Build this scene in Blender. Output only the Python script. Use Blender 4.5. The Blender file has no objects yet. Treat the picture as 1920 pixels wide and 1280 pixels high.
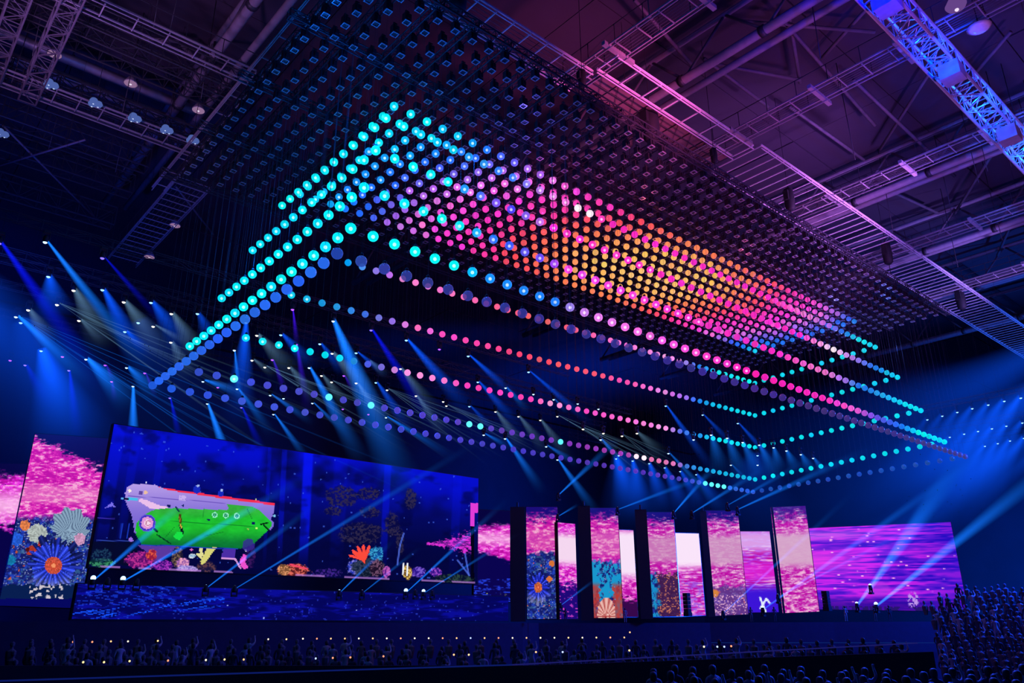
import bpy, bmesh, math, random
import numpy as np
from mathutils import Vector, Matrix

random.seed(7)
rng = np.random.default_rng(7)
S = bpy.context.scene
COL = S.collection
PI = math.pi

# ------------------------------------------------------------------ camera
F_PX, PITCH, ROLL, YAW = 1458.9, 0.35369, -0.00344, 0.71886
CAMZ = 4.0                       # the lens is 4 m above the arena floor
GX, GY = 11.92, 23.22            # first winch of the lattice (1 m pitch)
_ex = np.array([math.cos(YAW), math.sin(YAW)]); _ey = np.array([-math.sin(YAW), math.cos(YAW)])
_f = np.array([0, math.cos(PITCH), math.sin(PITCH)]); _r = np.array([1., 0, 0]); _u = np.cross(_r, _f)
_r2 = math.cos(ROLL) * _r + math.sin(ROLL) * _u; _u2 = -math.sin(ROLL) * _r + math.cos(ROLL) * _u
def _g(v): return np.array([v[:2] @ _ex, v[:2] @ _ey, v[2]])
CR, CU, CF = _g(_r2), _g(_u2), _g(_f)
cd = bpy.data.cameras.new('camera'); cam = bpy.data.objects.new('camera', cd); COL.objects.link(cam)
cd.sensor_width = 36.0; cd.lens = F_PX / 1920 * 36.0; cd.clip_end = 600
M = Matrix.Identity(4)
for k in range(3):
    M[k][0], M[k][1], M[k][2] = CR[k], CU[k], -CF[k]
M[2][3] = CAMZ
cam.matrix_world = M
S.camera = cam

# plan helpers: turn a surveyed sight line into a point at a height, on a plane or at a range
def ray(px, py): return CF * F_PX + CR * (px - 960) + CU * (640 - py)
def ath(px, py, h):
    d = ray(px, py); d = d * (h / d[2]); return np.array([d[0], d[1], d[2] + CAMZ])
def aty(px, py, y):
    d = ray(px, py); d = d * (y / d[1]); return np.array([d[0], d[1], d[2] + CAMZ])
def atr(px, py, r):
    d = ray(px, py); d = d * (r / math.hypot(d[0], d[1])); return np.array([d[0], d[1], d[2] + CAMZ])
def pix(P):
    v = np.asarray(P, float) - np.array([0, 0, CAMZ]); z = v @ CF
    return 960 + F_PX * (v @ CR) / z, 640 - F_PX * (v @ CU) / z, z

# ------------------------------------------------------------------ world, exposure, lights
S.view_settings.view_transform = 'Standard'; S.view_settings.look = 'None'
S.view_settings.exposure = 0.0; S.view_settings.gamma = 1.0; S.view_settings.use_curve_mapping = False
S.cycles.transparent_max_bounces = 64
S.cycles.max_bounces = 5; S.cycles.volume_bounces = 0
S.cycles.use_denoising = True
w = bpy.data.worlds.new('dark_hall'); S.world = w; w.use_nodes = True
w.node_tree.nodes['Background'].inputs[0].default_value = (0.010, 0.006, 0.10, 1)
w.node_tree.nodes['Background'].inputs[1].default_value = 0.05

def light(kind, name, loc, color, power, target=None, size=1.0, angle=60, blend=1.0):
    L = bpy.data.lights.new(name, kind); L.energy = power; L.color = color
    if kind == 'AREA': L.size = size
    else: L.shadow_soft_size = size
    if kind == 'SPOT': L.spot_size = math.radians(angle); L.spot_blend = blend
    o = bpy.data.objects.new(name, L); COL.objects.link(o); o.location = loc
    if target is not None:
        o.rotation_euler = (Vector(target) - Vector(loc)).to_track_quat('-Z', 'Y').to_euler()
    return o
def Z(h): return h + CAMZ
# magenta and violet washes that the show throws into the roof
light('SPOT', 'magenta_wash', (30, 11, Z(22)), (1, .13, .5), 20000, (31, 25, Z(30)), .4, 48)
light('SPOT', 'violet_wash', (52, 11, Z(22)), (.62, .2, .95), 22000, (53, 24.5, Z(30)), .4, 75)
light('SPOT', 'violet_wash', (74, 12, Z(22)), (.35, .2, 1), 16000, (74, 24, Z(30)), .4, 75)
light('SPOT', 'magenta_wash', (44, 10, Z(16)), (.8, .16, .75), 5500, (43, 22, Z(33)), .8, 70)
light('SPOT', 'violet_wash', (55, 6, Z(10)), (.42, .14, 1), 13000, (62, 18, Z(34)), 1, 95)
light('SPOT', 'violet_wash', (33, -2, Z(8)), (.55, .13, .8), 12000, (42, 14, Z(38)), 1, 90)
light('SPOT', 'blue_wash', (95, 10, Z(6)), (.02, .13, 1), 42000, (92, 24, Z(34)), 1, 60)
for k in range(9): light('POINT', 'truss_lamp', (28.5 + k * 3.8, 10.2, Z(28.0)), (0, .004 + .018 * k, 1), 240, None, .12)
for k in range(5): light('SPOT', 'truss_lamp', (29 + k * 6.5, 8.6, Z(25.6)), (0, .003 + .03 * k, 1), 5200, (32 + k * 6.5, 10.2, Z(28)), .1, 60)
light('SPOT', 'violet_wash', (0, 36, Z(20)), (.55, .24, .85), 6500, (8, 44, Z(36)), .8, 90)
light('SPOT', 'blue_wash', (2, 46, Z(12)), (.02, .07, 1), 12000, (10, 62, Z(30)), 1, 80)
light('SPOT', 'pink_wash', (8, 32, Z(27)), (.75, .3, .8), 500, (10, 38, Z(34)), .5, 80)
light('SPOT', 'wall_haze_fill', (70, 50, Z(4)), (.0, .07, 1), 420000, (90, 108, Z(16)), 2, 110)  # added spots brighten the walls in place of blue haze behind the stage
light('SPOT', 'wall_haze_fill', (5, 60, Z(4)), (.0, .03, 1), 60000, (0, 108, Z(12)), 2, 110)
light('SPOT', 'wall_haze_fill', (110, 30, Z(4)), (.0, .1, 1), 200000, (150, 50, Z(12)), 2, 110)
light('AREA', 'crowd_wash', (72, 12, Z(16)), (.005, .06, 1), 30000, (66, 22, 2), 4)
light('SPOT', 'crowd_wash', (30, 14, Z(8)), (.01, .06, 1), 16000, (21, 10, 1), .4, 75)
light('AREA', 'crowd_wash', (30, 46, Z(14)), (.02, .04, 1), 500, (30, 34, 2), 5)
# what the glowing balls themselves throw on the winches and trusses above them
for (i, j, h, c, p) in ((3, 3, 20.5, (0, .13, 1), 800), (2, 8, 19, (0, .15, 1), 900), (2, 13, 18, (0, .16, 1), 500), (7, 1, 20, (0, .12, 1), 700), (13, 4, 23.6, (.15, .1, 1), 260), (-1.5, -1.5, 19, (0, .14, 1), 900),
                        (18, 8, 23.6, (1, .1, .6), 160), (26, 6, 23.6, (1, .15, .2), 200), (32, 10, 23.6, (1, .3, .1), 240),
                        (38, 6, 23.6, (1, .12, .3), 200), (45, 8, 23.8, (1, .05, .7), 200), (52, 6, 23.8, (.2, .2, 1), 300), (56, 3, 23, (.1, .2, 1), 400),
                        (24, 1, 21, (1, .1, .4), 300), (38, 1, 21, (.8, .08, .6), 300)):
    light('POINT', 'ball_glow', (GX + i, GY + j, Z(h)), c, p, None, .4)

# ------------------------------------------------------------------ materials
def lin(c):
    out = []
    for v in c[:3]:
        v = v / 255.0
        out.append(v / 12.92 if v <= .04045 else ((v + .055) / 1.055) ** 2.4)
    return tuple(out)
def pbr(name, rgb, rough=.6, metal=0.0, noise=.25, scale=3.0):
    m = bpy.data.materials.new(name); m.use_nodes = True; nt = m.node_tree; b = nt.nodes['Principled BSDF']
    b.inputs['Roughness'].default_value = rough; b.inputs['Metallic'].default_value = metal
    n = nt.nodes.new('ShaderNodeTexNoise'); n.inputs['Scale'].default_value = scale
    tc = nt.nodes.new('ShaderNodeTexCoord'); nt.links.new(tc.outputs['Object'], n.inputs['Vector'])
    mx = nt.nodes.new('ShaderNodeMix'); mx.data_type = 'RGBA'
    mx.inputs['A'].default_value = (*[v * (1 - noise) for v in rgb], 1); mx.inputs['B'].default_value = (*[min(1, v * (1 + noise)) for v in rgb], 1)
    nt.links.new(n.outputs['Fac'], mx.inputs['Factor']); nt.links.new(mx.outputs['Result'], b.inputs['Base Color'])
    return m
def emit(name, rgb, s=1.0):
    m = bpy.data.materials.new(name); m.use_nodes = True; nt = m.node_tree; nt.nodes.clear()
    o = nt.nodes.new('ShaderNodeOutputMaterial'); e = nt.nodes.new('ShaderNodeEmission')
    e.inputs[0].default_value = (*rgb, 1); e.inputs[1].default_value = s; nt.links.new(e.outputs[0], o.inputs[0])
    m.cycles.emission_sampling = 'NONE'; return m
M_STEEL = pbr('painted_steel', (.42, .38, .42), .45, .3)
M_BRACE = pbr('brace_steel', (.13, .11, .14), .6)
M_PALE = pbr('pale_galvanised', (.8, .74, .8), .5)
M_TUBE = pbr('tube_steel', (.26, .22, .27), .5)
M_TRUSS = pbr('black_truss', (.035, .035, .045), .5, .2)
M_GREYT = pbr('aluminium_truss', (.5, .5, .52), .4, .4)
M_ROOF = pbr('roof_sheet', (.048, .036, .06), .8, 0, .12, .6)
M_DARK = pbr('matt_black', (.012, .012, .016), .7)
M_WALL = pbr('dark_wall', (.02, .02, .035), .9, 0, .2, .3)
M_FLOOR = pbr('arena_floor', (.02, .02, .03), .6, 0, .2, .5)
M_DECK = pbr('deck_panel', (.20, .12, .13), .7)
M_WINCH = pbr('winch_case', (.02, .02, .025), .4)
M_PLATE = pbr('winch_plate', (.38, .38, .42), .25, .2)
M_CABLE = pbr('cable_black', (.06, .06, .07), .8)
M_GLASS = pbr('lamp_glass', (.8, .8, .85), .2)

def ball_material(name, vertex):
    m = bpy.data.materials.new(name); m.use_nodes = True; nt = m.node_tree; b = nt.nodes['Principled BSDF']
    b.inputs['Roughness'].default_value = .12
    if vertex:
        a = nt.nodes.new('ShaderNodeAttribute'); a.attribute_name = 'glow'; col = a.outputs['Color']
    else:
        a = nt.nodes.new('ShaderNodeObjectInfo'); col = a.outputs['Color']
    b.inputs['Base Color'].default_value = (.03, .03, .06, 1)
    nt.links.new(col, b.inputs['Emission Color']); b.inputs['Emission Strength'].default_value = 1.0
    if not vertex:
        t = nt.nodes.new('ShaderNodeBsdfTransparent'); mx = nt.nodes.new('ShaderNodeMixShader')
        o = nt.nodes['Material Output']
        mx.inputs[0].default_value = .70
        nt.links.new(t.outputs[0], mx.inputs[1]); nt.links.new(b.outputs[0], mx.inputs[2]); nt.links.new(mx.outputs[0], o.inputs[0])
    m.cycles.emission_sampling = 'NONE'
    return m
M_BALL = ball_material('frosted_ball', False)
M_BALLV = ball_material('frosted_ball_field', True)
def objcolor_emit(name):
    m = bpy.data.materials.new(name); m.use_nodes = True; nt = m.node_tree; nt.nodes.clear()
    o = nt.nodes.new('ShaderNodeOutputMaterial'); e = nt.nodes.new('ShaderNodeEmission'); a = nt.nodes.new('ShaderNodeObjectInfo')
    nt.links.new(a.outputs['Color'], e.inputs[0]); nt.links.new(a.outputs['Alpha'], e.inputs[1]); nt.links.new(e.outputs[0], o.inputs[0])
    m.cycles.emission_sampling = 'NONE'; return m
M_LENS = objcolor_emit('lamp_lens')
# imitates lamp-lit haze: a volume that glows by itself along the beam and thins out with distance from the lens
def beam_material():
    m = bpy.data.materials.new('glowing_haze'); m.use_nodes = True; nt = m.node_tree; nt.nodes.clear()
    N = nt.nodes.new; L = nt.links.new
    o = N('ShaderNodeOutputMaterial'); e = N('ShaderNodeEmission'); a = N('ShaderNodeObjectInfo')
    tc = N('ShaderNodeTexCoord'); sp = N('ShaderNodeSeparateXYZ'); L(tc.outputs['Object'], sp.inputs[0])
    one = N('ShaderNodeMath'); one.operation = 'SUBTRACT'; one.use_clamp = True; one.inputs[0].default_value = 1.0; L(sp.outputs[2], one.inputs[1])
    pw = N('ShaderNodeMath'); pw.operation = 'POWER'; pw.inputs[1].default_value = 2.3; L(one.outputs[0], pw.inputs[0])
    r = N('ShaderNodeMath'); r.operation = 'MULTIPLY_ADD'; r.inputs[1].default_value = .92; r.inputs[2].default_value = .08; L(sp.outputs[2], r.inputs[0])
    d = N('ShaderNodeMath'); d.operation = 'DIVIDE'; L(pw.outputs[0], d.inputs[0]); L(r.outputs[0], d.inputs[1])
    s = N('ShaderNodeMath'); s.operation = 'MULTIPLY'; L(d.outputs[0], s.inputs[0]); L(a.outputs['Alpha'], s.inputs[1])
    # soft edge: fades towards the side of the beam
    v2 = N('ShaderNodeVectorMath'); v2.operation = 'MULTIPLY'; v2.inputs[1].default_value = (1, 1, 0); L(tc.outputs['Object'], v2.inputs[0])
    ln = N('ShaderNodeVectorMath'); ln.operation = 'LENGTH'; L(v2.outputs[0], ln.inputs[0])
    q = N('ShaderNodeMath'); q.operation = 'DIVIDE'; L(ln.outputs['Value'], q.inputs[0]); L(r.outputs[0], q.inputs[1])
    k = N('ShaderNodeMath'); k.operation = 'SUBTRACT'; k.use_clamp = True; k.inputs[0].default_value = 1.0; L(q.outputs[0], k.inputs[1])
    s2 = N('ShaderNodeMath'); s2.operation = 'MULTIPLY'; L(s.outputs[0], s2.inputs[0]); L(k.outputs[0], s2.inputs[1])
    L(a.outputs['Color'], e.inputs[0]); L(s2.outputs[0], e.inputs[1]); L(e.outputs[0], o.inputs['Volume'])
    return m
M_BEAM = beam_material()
def screen_material():
    m = bpy.data.materials.new('led_screen'); m.use_nodes = True; nt = m.node_tree; nt.nodes.clear()
    o = nt.nodes.new('ShaderNodeOutputMaterial'); e = nt.nodes.new('ShaderNodeEmission'); a = nt.nodes.new('ShaderNodeAttribute'); a.attribute_name = 'led'
    nt.links.new(a.outputs['Color'], e.inputs[0]); nt.links.new(e.outputs[0], o.inputs[0]); m.cycles.emission_sampling = 'NONE'; return m
M_LED = screen_material()

# ------------------------------------------------------------------ object helpers
def tag(o, label=None, cat=None, group=None, kind=None):
    if label: o['label'] = label
    if cat: o['category'] = cat
    if group: o['group'] = group
    if kind: o['kind'] = kind
    return o
def empty(name, loc=(0, 0, 0)):
    o = bpy.data.objects.new(name, None); COL.objects.link(o); o.location = loc; return o
class MB:
    def __init__(s): s.v = []; s.f = []
    def add(s, v, f):
        n = len(s.v); s.v += [tuple(p) for p in v]; s.f += [tuple(i + n for i in q) for q in f]
    def box(s, a, b):
        x0, y0, z0 = a; x1, y1, z1 = b
        s.add([(x0, y0, z0), (x1, y0, z0), (x1, y1, z0), (x0, y1, z0), (x0, y0, z1), (x1, y0, z1), (x1, y1, z1), (x0, y1, z1)],
              [(0, 3, 2, 1), (4, 5, 6, 7), (0, 1, 5, 4), (1, 2, 6, 5), (2, 3, 7, 6), (3, 0, 4, 7)])
    def bar(s, p, q, r, n=4, r2=None, caps=True):
        p = Vector(p); q = Vector(q); d = (q - p)
        if d.length < 1e-6: return
        d.normalize(); up = Vector((0, 0, 1)) if abs(d.z) < .95 else Vector((1, 0, 0))
        a = d.cross(up).normalized(); b = d.cross(a)
        r2 = r if r2 is None else r2; vs = []
        for c, rr in ((p, r), (q, r2)):
            for k in range(n):
                t = 2 * PI * (k + .5) / n; vs.append(c + (a * math.cos(t) + b * math.sin(t)) * rr)
        fs = [(k, (k + 1) % n, n + (k + 1) % n, n + k) for k in range(n)]
        if caps: fs += [tuple(range(n))[::-1], tuple(range(n, 2 * n))]
        s.add(vs, fs)
    def lathe(s, prof, n=16, c=(0, 0, 0)):
        vs = []; fs = []
        for (r, z) in prof:
            for k in range(n):
                t = 2 * PI * k / n; vs.append((c[0] + r * math.cos(t), c[1] + r * math.sin(t), c[2] + z))
        for i in range(len(prof) - 1):
            for k in range(n):
                fs.append((i * n + k, i * n + (k + 1) % n, (i + 1) * n + (k + 1) % n, (i + 1) * n + k))
        fs.append(tuple(range(n))[::-1]); fs.append(tuple(range((len(prof) - 1) * n, len(prof) * n)))
        s.add(vs, fs)
    def mesh(s, name, mat, smooth=False):
        me = bpy.data.meshes.new(name); me.from_pydata(s.v, [], s.f); me.materials.append(mat)
        if smooth: me.polygons.foreach_set('use_smooth', [True] * len(me.polygons))
        me.update(); return me
    def build(s, name, mat, parent=None, smooth=False, loc=None):
        o = bpy.data.objects.new(name, s.mesh(name, mat, smooth)); COL.objects.link(o)
        if loc is not None: o.location = loc
        if parent is not None: o.parent = parent
        return o
def link(name, me, parent=None, loc=(0, 0, 0), rot=None, scale=None, color=None):
    o = bpy.data.objects.new(name, me); COL.objects.link(o); o.location = loc
    if rot is not None: o.rotation_euler = rot
    if scale is not None: o.scale = scale
    if parent is not None: o.parent = parent
    if color is not None: o.color = color
    return o
def struct(name, mb, mat, parent=None):
    o = mb.build(name, mat, parent)
    if parent is None: o['kind'] = 'structure'
    return o
_ONES = ['', 'first', 'second', 'third', 'fourth', 'fifth', 'sixth', 'seventh', 'eighth', 'ninth', 'tenth', 'eleventh', 'twelfth', 'thirteenth', 'fourteenth', 'fifteenth', 'sixteenth', 'seventeenth', 'eighteenth', 'nineteenth']
_TENS = {2: ('twenty', 'twentieth'), 3: ('thirty', 'thirtieth'), 4: ('forty', 'fortieth'), 5: ('fifty', 'fiftieth'), 6: ('sixty', 'sixtieth'), 7: ('seventy', 'seventieth'), 8: ('eighty', 'eightieth'), 9: ('ninety', 'ninetieth')}
def ordinal(n):
    n += 1
    if n < 20: return _ONES[n]
    if n >= 100: return 'hundred and ' + ordinal(n - 101) if n > 100 else 'hundredth'
    t, o = divmod(n, 10); return _TENS[t][1] if o == 0 else _TENS[t][0] + '-' + _ONES[o]

# ------------------------------------------------------------------ the hall
X0, X1, Y0, Y1, ROOFZ = -30, 150, -14, 108, Z(38)
b = MB(); b.box((X0, Y0, -.4), (X1, Y1, 0)); struct('floor', b, M_FLOOR)
b = MB(); b.box((X0, Y1, 0), (X1, Y1 + .5, ROOFZ)); struct('wall_back', b, M_WALL)
b = MB(); b.box((X1, Y0, 0), (X1 + .5, Y1, ROOFZ)); struct('wall_right', b, M_WALL)
b = MB(); b.box((X0 - .5, Y0, 0), (X0, Y1, ROOFZ)); struct('wall_left', b, M_WALL)
ceil = empty('ceiling', (0, 0, ROOFZ)); ceil['kind'] = 'structure'
b = MB(); b.box((X0, Y0, .35), (X1, Y1, .6)); b.build('roof_deck', M_ROOF, ceil)
b = MB(); b.box((-5.96, -3.96, 0), (5.96, 3.96, .3)); pm = b.mesh('roof_panel', M_ROOF)
for ix in range(15):
    for iy in range(15):
        x, y = X0 + 6 + 12 * ix, Y0 + 4 + 8 * iy
        q = pix((x, y, ROOFZ))
        if q[2] > 0 and -300 < q[0] < 2200 and -300 < q[1] < 1000:
            link('roof_panel', pm, ceil, (x, y, .03 * ((ix + iy) % 3)))

# ---- roof trusses: a fat tube low, one high, and webs between
def roof_truss(x, y0, y1, label, z0=Z(33.6), z1=Z(37.3), r=.3):
    t = tag(empty('roof_truss', (x, y0, z0)), label, 'roof truss', 'tube trusses spanning the roof')
    H = z1 - z0; L = y1 - y0
    a = MB(); a.bar((0, 0, 0), (0, L, 0), r, 10); a.build('lower_tube', M_TUBE, t, True)
    a = MB(); a.bar((1.7, 0, .4), (1.7, L, .4), r * .8, 10); a.build('side_tube', M_TUBE, t, True)
    a = MB(); a.bar((.8, 0, H), (.8, L, H), r * .7, 8); a.build('upper_tube', M_TUBE, t, True)
    n = int(L / 6)
    for k in range(n):
        y = k * L / n
        a = MB(); a.bar((0, 0, 0), (.8, L / n / 2, H), .1, 6); wm = a.build('web', M_BRACE, t, True); wm.location = (0, y, 0)
        a = MB(); a.bar((.8, L / n / 2, H), (0, L / n, 0), .1, 6); wm = a.build('web', M_BRACE, t, True); wm.location = (0, y, 0)
        a = MB(); a.bar((0, 0, 0), (0, .35, 0), r * 1.25, 10); wm = a.build('collar', M_TRUSS, t, True); wm.location = (0, y, 0)
for x, lb in ((12, 'violet lit tube truss above the ladder lighting bridge'), (36, 'pink lit tube truss where the first cross catwalk ends'),
              (59.6, 'violet tube truss beyond the second cross catwalk'), (73.5, 'dim violet tube truss, third from the blue truss'),
              (86, 'dim tube truss over the far end of the ball field'), (99, 'blue tinged tube truss by the far wall')):
    roof_truss(x, -6, 66, lb)
def tube(name, p, q, r, label, cat, group=None, mat=M_STEEL, n=8):
    a = MB(); a.bar((0, 0, 0), Vector(q) - Vector(p), r, n); o = a.build(name, mat, None, True); o.location = p
    return tag(o, label, cat, group)
for k, (p, q, z) in enumerate((((1190, 0), (1300, 125), 36), ((1390, 40), (1640, 60), 36.5), ((1340, 120), (1500, 150), 36.5), ((1460, 30), (1640, 235), 36.5), ((1640, 0), (1540, 110), 37),
                               ((1480, 200), (1620, 300), 36.5), ((1600, 150), (1790, 330), 36.5), ((1760, 110), (1650, 280), 37), ((1640, 345), (1760, 400), 36.5), ((1320, 110), (1440, 200), 36),
                               ((1500, 155), (1480, 30), 36.8), ((1895, 60), (1800, 170), 37), ((1860, 290), (1790, 400), 36.8), ((1900, 410), (1870, 480), 36.5),
                               ((0, 310), (160, 262), 30), ((5, 235), (175, 405), 30.5), ((330, 350), (400, 440), 30), ((250, 70), (335, 78), 36), ((340, 85), (390, 130), 36))):
    tube('roof_brace', ath(*p, z), ath(*q, z), .13 if k < 14 or k > 16 else .07, f'slanting tube brace under the roof panels, {ordinal(k)} counted along the roof', 'brace', 'roof braces', M_BRACE)

# ---- catwalks
rungm = {}
def catwalk(axis, a0, a1, c0, c1, z, pitch, label, mat=M_STEEL, rail=True, bold=1.0, grate=True, name='catwalk', group='catwalks under the roof'):
    """axis 'x': runs along x from a0 to a1, between y=c0 and y=c1"""
    t = tag(empty(name, (a0, c0, z) if axis == 'x' else (c0, a0, z)), label, 'catwalk', group)
    L = a1 - a0; W = c1 - c0
    def P(u, v, h): return (u, v, h) if axis == 'x' else (v, u, h)
    for v in (0, W):
        m = MB(); m.bar(P(0, v, 0), P(L, v, 0), .06 * bold); m.build('edge_beam', mat, t)
        m = MB(); m.bar(P(0, v, -.26), P(L, v, -.26), .035 * bold); m.build('kick_rail', mat, t)
        if rail:
            m = MB(); m.bar(P(0, v, 1.1), P(L, v, 1.1), .03); m.build('handrail', M_TRUSS, t)
            m = MB()
            for k in range(int(L / 2) + 1): m.bar(P(k * 2, v, 0), P(k * 2, v, 1.1), .025)
            o = m.build('handrail_posts', M_TRUSS, t); o['kind'] = 'stuff'
    key = (axis, round(W, 2), mat.name, bold)
    if key not in rungm:
        m = MB(); m.bar(P(0, 0, -.1), P(0, W, -.1), .04 * bold); rungm[key] = m.mesh('rung', mat)
    for k in range(int(L / pitch) + 1):
        link('rung', rungm[key], t, P(k * pitch, 0, 0))
    if grate:
        m = MB()
        for k in range(1, 7): m.bar(P(0, W * k / 7, .02), P(L, W * k / 7, .02), .018)
        o = m.build('grating', M_BRACE, t); o['kind'] = 'stuff'
    return t
catwalk('x', 12, 27.6, 24.4, 26.3, Z(30), 1.2, 'pink lit grating catwalk at the rig corner, short of the first cross catwalk', rail=False, bold=1.1, mat=M_PALE)
catwalk('x', 27.6, 41, 22.5, 24.1, Z(30), 1.9, 'brightest pink catwalk stretch above the reddish deck', grate=False, rail=False, bold=1.15, mat=M_PALE)
catwalk('x', 41.3, 66, 22.1, 26.0, Z(30), .95, 'violet ladder-like catwalk stretch past the second cross catwalk', rail=False, grate=False, bold=1.1, mat=M_PALE)
catwalk('x', 66.3, 104, 22.1, 25.6, Z(30), .8, 'blue tinged far stretch of the long catwalk', grate=False, rail=False, bold=1.2, mat=M_PALE)
for x, y0, lb in ((26.8, -2, 'pink cross catwalk meeting the long catwalk close to the rig corner'), (38.7, 2, 'violet cross catwalk passing behind the blue truss'),
                  (50.8, 2, 'third cross catwalk, dim violet, beside a fat roof tube'), (63, 4, 'fourth cross catwalk, blue grey, far up the hall'), (75, 6, 'last cross catwalk under the blue lit roof')):
    t = catwalk('y', y0, 26, x, x + 1.4, Z(30.15), 1.5, lb)
    for k, yy in enumerate((12, 17, 22.5)):
        m = MB(); m.box((-.4, -.12, -.2), (2.1, .12, .05)); o = m.build('end_plate', M_STEEL, t); o.location = (0, yy - y0, 0)
catwalk('y', 51, 68, 13.5, 15.8, Z(30), .95, 'violet ladder-like catwalk running off beyond the far side of the rig', name='catwalk')
catwalk('x', -3, 13, 37, 38.2, Z(30), 1.6, 'dim slanting catwalk above the twin lamp rows', grate=False)
catwalk('x', -3, 14, 46.2, 47.7, Z(30), 1.3, 'ladder shaped lighting bridge carrying the blue bulbs', grate=False)
catwalk('y', 26, 52, 12.2, 13.0, Z(29), 2.1, 'narrow walkway beside the outermost winches', grate=False, rail=False)

# reddish service deck between catwalk and rig
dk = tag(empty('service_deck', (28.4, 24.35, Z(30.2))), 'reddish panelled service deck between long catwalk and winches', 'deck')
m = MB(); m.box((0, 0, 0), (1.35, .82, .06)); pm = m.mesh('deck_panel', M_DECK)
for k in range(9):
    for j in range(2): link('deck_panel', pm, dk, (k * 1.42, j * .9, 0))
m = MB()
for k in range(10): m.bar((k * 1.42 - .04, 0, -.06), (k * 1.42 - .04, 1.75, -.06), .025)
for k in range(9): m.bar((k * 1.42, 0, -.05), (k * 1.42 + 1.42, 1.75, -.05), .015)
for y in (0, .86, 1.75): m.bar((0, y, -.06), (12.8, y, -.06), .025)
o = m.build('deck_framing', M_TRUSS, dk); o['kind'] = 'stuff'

# ---- box trusses
def lattice(L, Wd, H, step, rc, rb, axis='x'):
    """chords and bracing of a box truss as two meshes (unit frame at the start)"""
    def P(u, v, h): return (u, v, h) if axis == 'x' else (v, u, h)
    cs = []
    for v in (0, Wd):
        for h in (0, H):
            m = MB(); m.bar(P(0, v, h), P(L, v, h), rc, 6); cs.append(m)
    br = MB(); n = max(1, int(round(L / step))); s = L / n
    for k in range(n + 1):
        u = k * s
        for a, c in (((0, 0), (Wd, 0)), ((0, H), (Wd, H)), ((0, 0), (0, H)), ((Wd, 0), (Wd, H))):
            br.bar(P(u, *a), P(u, *c), rb, 4, None, False)
        if k < n:
            e = (u, u + s) if k % 2 else (u + s, u)
            for a, c in (((0, 0), (Wd, 0)), ((0, H), (Wd, H)), ((0, 0), (0, H)), ((Wd, 0), (Wd, H))):
                br.bar(P(e[0], *a), P(e[1], *c), rb, 4, None, False)
    return cs, br
def box_truss(axis, loc, L, Wd, H, step, label, mat=M_TRUSS, rc=.05, rb=.025, name='box_truss', group='box trusses'):
    t = tag(empty(name, loc), label, 'truss', group)
    cs, br = lattice(L, Wd, H, step, rc, rb, axis)
    for c in cs: c.build('chord', mat, t)
    o = br.build('bracing', mat, t); o['kind'] = 'stuff'
    return t
# winch-carrying trusses (alike, dark)
WZ = Z(26.3)
cs, br = lattice(22.2, .34, .42, .8, .035, .018, 'y')
cm = [c.mesh('chord', M_TRUSS) for c in cs]; bm_ = br.mesh('bracing', M_TRUSS)
for k in range(30):
    t = tag(empty('winch_truss', (GX + 2 * k - .17, GY - .45, WZ)), f'black box truss over the winches, {ordinal(k)} from the rig corner by the catwalk', 'truss', 'winch trusses')
    for c in cm: link('chord', c, t)
    link('bracing', bm_, t)['kind'] = 'stuff'
for y, lb in ((GY - .5, 'black edge truss of the ball rig along the pink catwalk'), (GY + 4.5, 'inner black truss crossing the near winches'), (GY + 10, 'middle black truss crossing over the winches'),
              (GY + 15.5, 'black cross truss over the far winches'), (GY + 21.8, 'black edge truss of the ball rig towards the stage')):
    box_truss('x', (GX - 1, y, Z(26.2)), 61, .35, .45, 1.0, lb, rc=.04, rb=.022, group='main trusses of the ball rig')
# the blue truss
bt = box_truss('x', (26, 9.6, Z(27.6)), 34, 1.3, 1.1, 1.15, 'bright blue lit box truss crossing the violet roof', M_GREYT, .085, .035, 'lighting_truss', None)
for x in (31.2, 38.6, 46.9, 55):
    m = MB(); m.box((0, -.25, -1.0), (.95, .75, -.15)); m.box((-.02, -.05, -.2), (.97, .1, .1)); m.box((-.02, .5, -.2), (.97, .65, .1))
    o = m.build('hoist_box', M_GREYT, bt); o.location = (x - 26, 0, 0)
m = MB()
for k in range(40):
    x = 1 + k * .82; pts = [Vector((x, .65, .3 + .2 * math.sin(k))), Vector((x + .3, .9, .1)), Vector((x + .5, .4, .5)), Vector((x + .8, .7, .25))]
    for a, c in zip(pts, pts[1:]): m.bar(a, c, .02, 4)
o = m.build('cable_loops', M_GREYT, bt); o['kind'] = 'stuff'
# lattice trusses of the dark side of the roof
for k, (y, z) in enumerate(((41, 31.2), (44, 32.2), (48.4, 31), (50.2, 32), (53, 31), (56.5, 30.5), (60.5, 29.5))):
    box_truss('x', (-14, y, Z(z)), 28 if k < 4 else 26, 1.1, 1.5, 1.3, f'dark lattice truss over the lamp bridge, {ordinal(k)} towards the stage', M_TRUSS, .06, .03, group='dark trusses above the stage side')
for k, x in enumerate((1.2, 3.2)):
    box_truss('y', (x, 34, Z(29.5)), 14, .9, 1.2, 1.0, ['dim steel truss at the end of the lamp bridge', 'second dim steel truss beside the lamp bridge end'][k], M_BRACE, .05, .03, group='end trusses')
for k, (x, y) in enumerate(((-6, 49.4), (-6, 51.6))):
    tube('ceiling_beam', (x, y, Z(34.5)), (13.5, y, Z(34.5)), .35, ['flat violet beam behind the white downlights', 'second flat beam behind the downlights'][k], 'beam', 'flat beams by the downlights', M_STEEL, 4)

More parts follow.
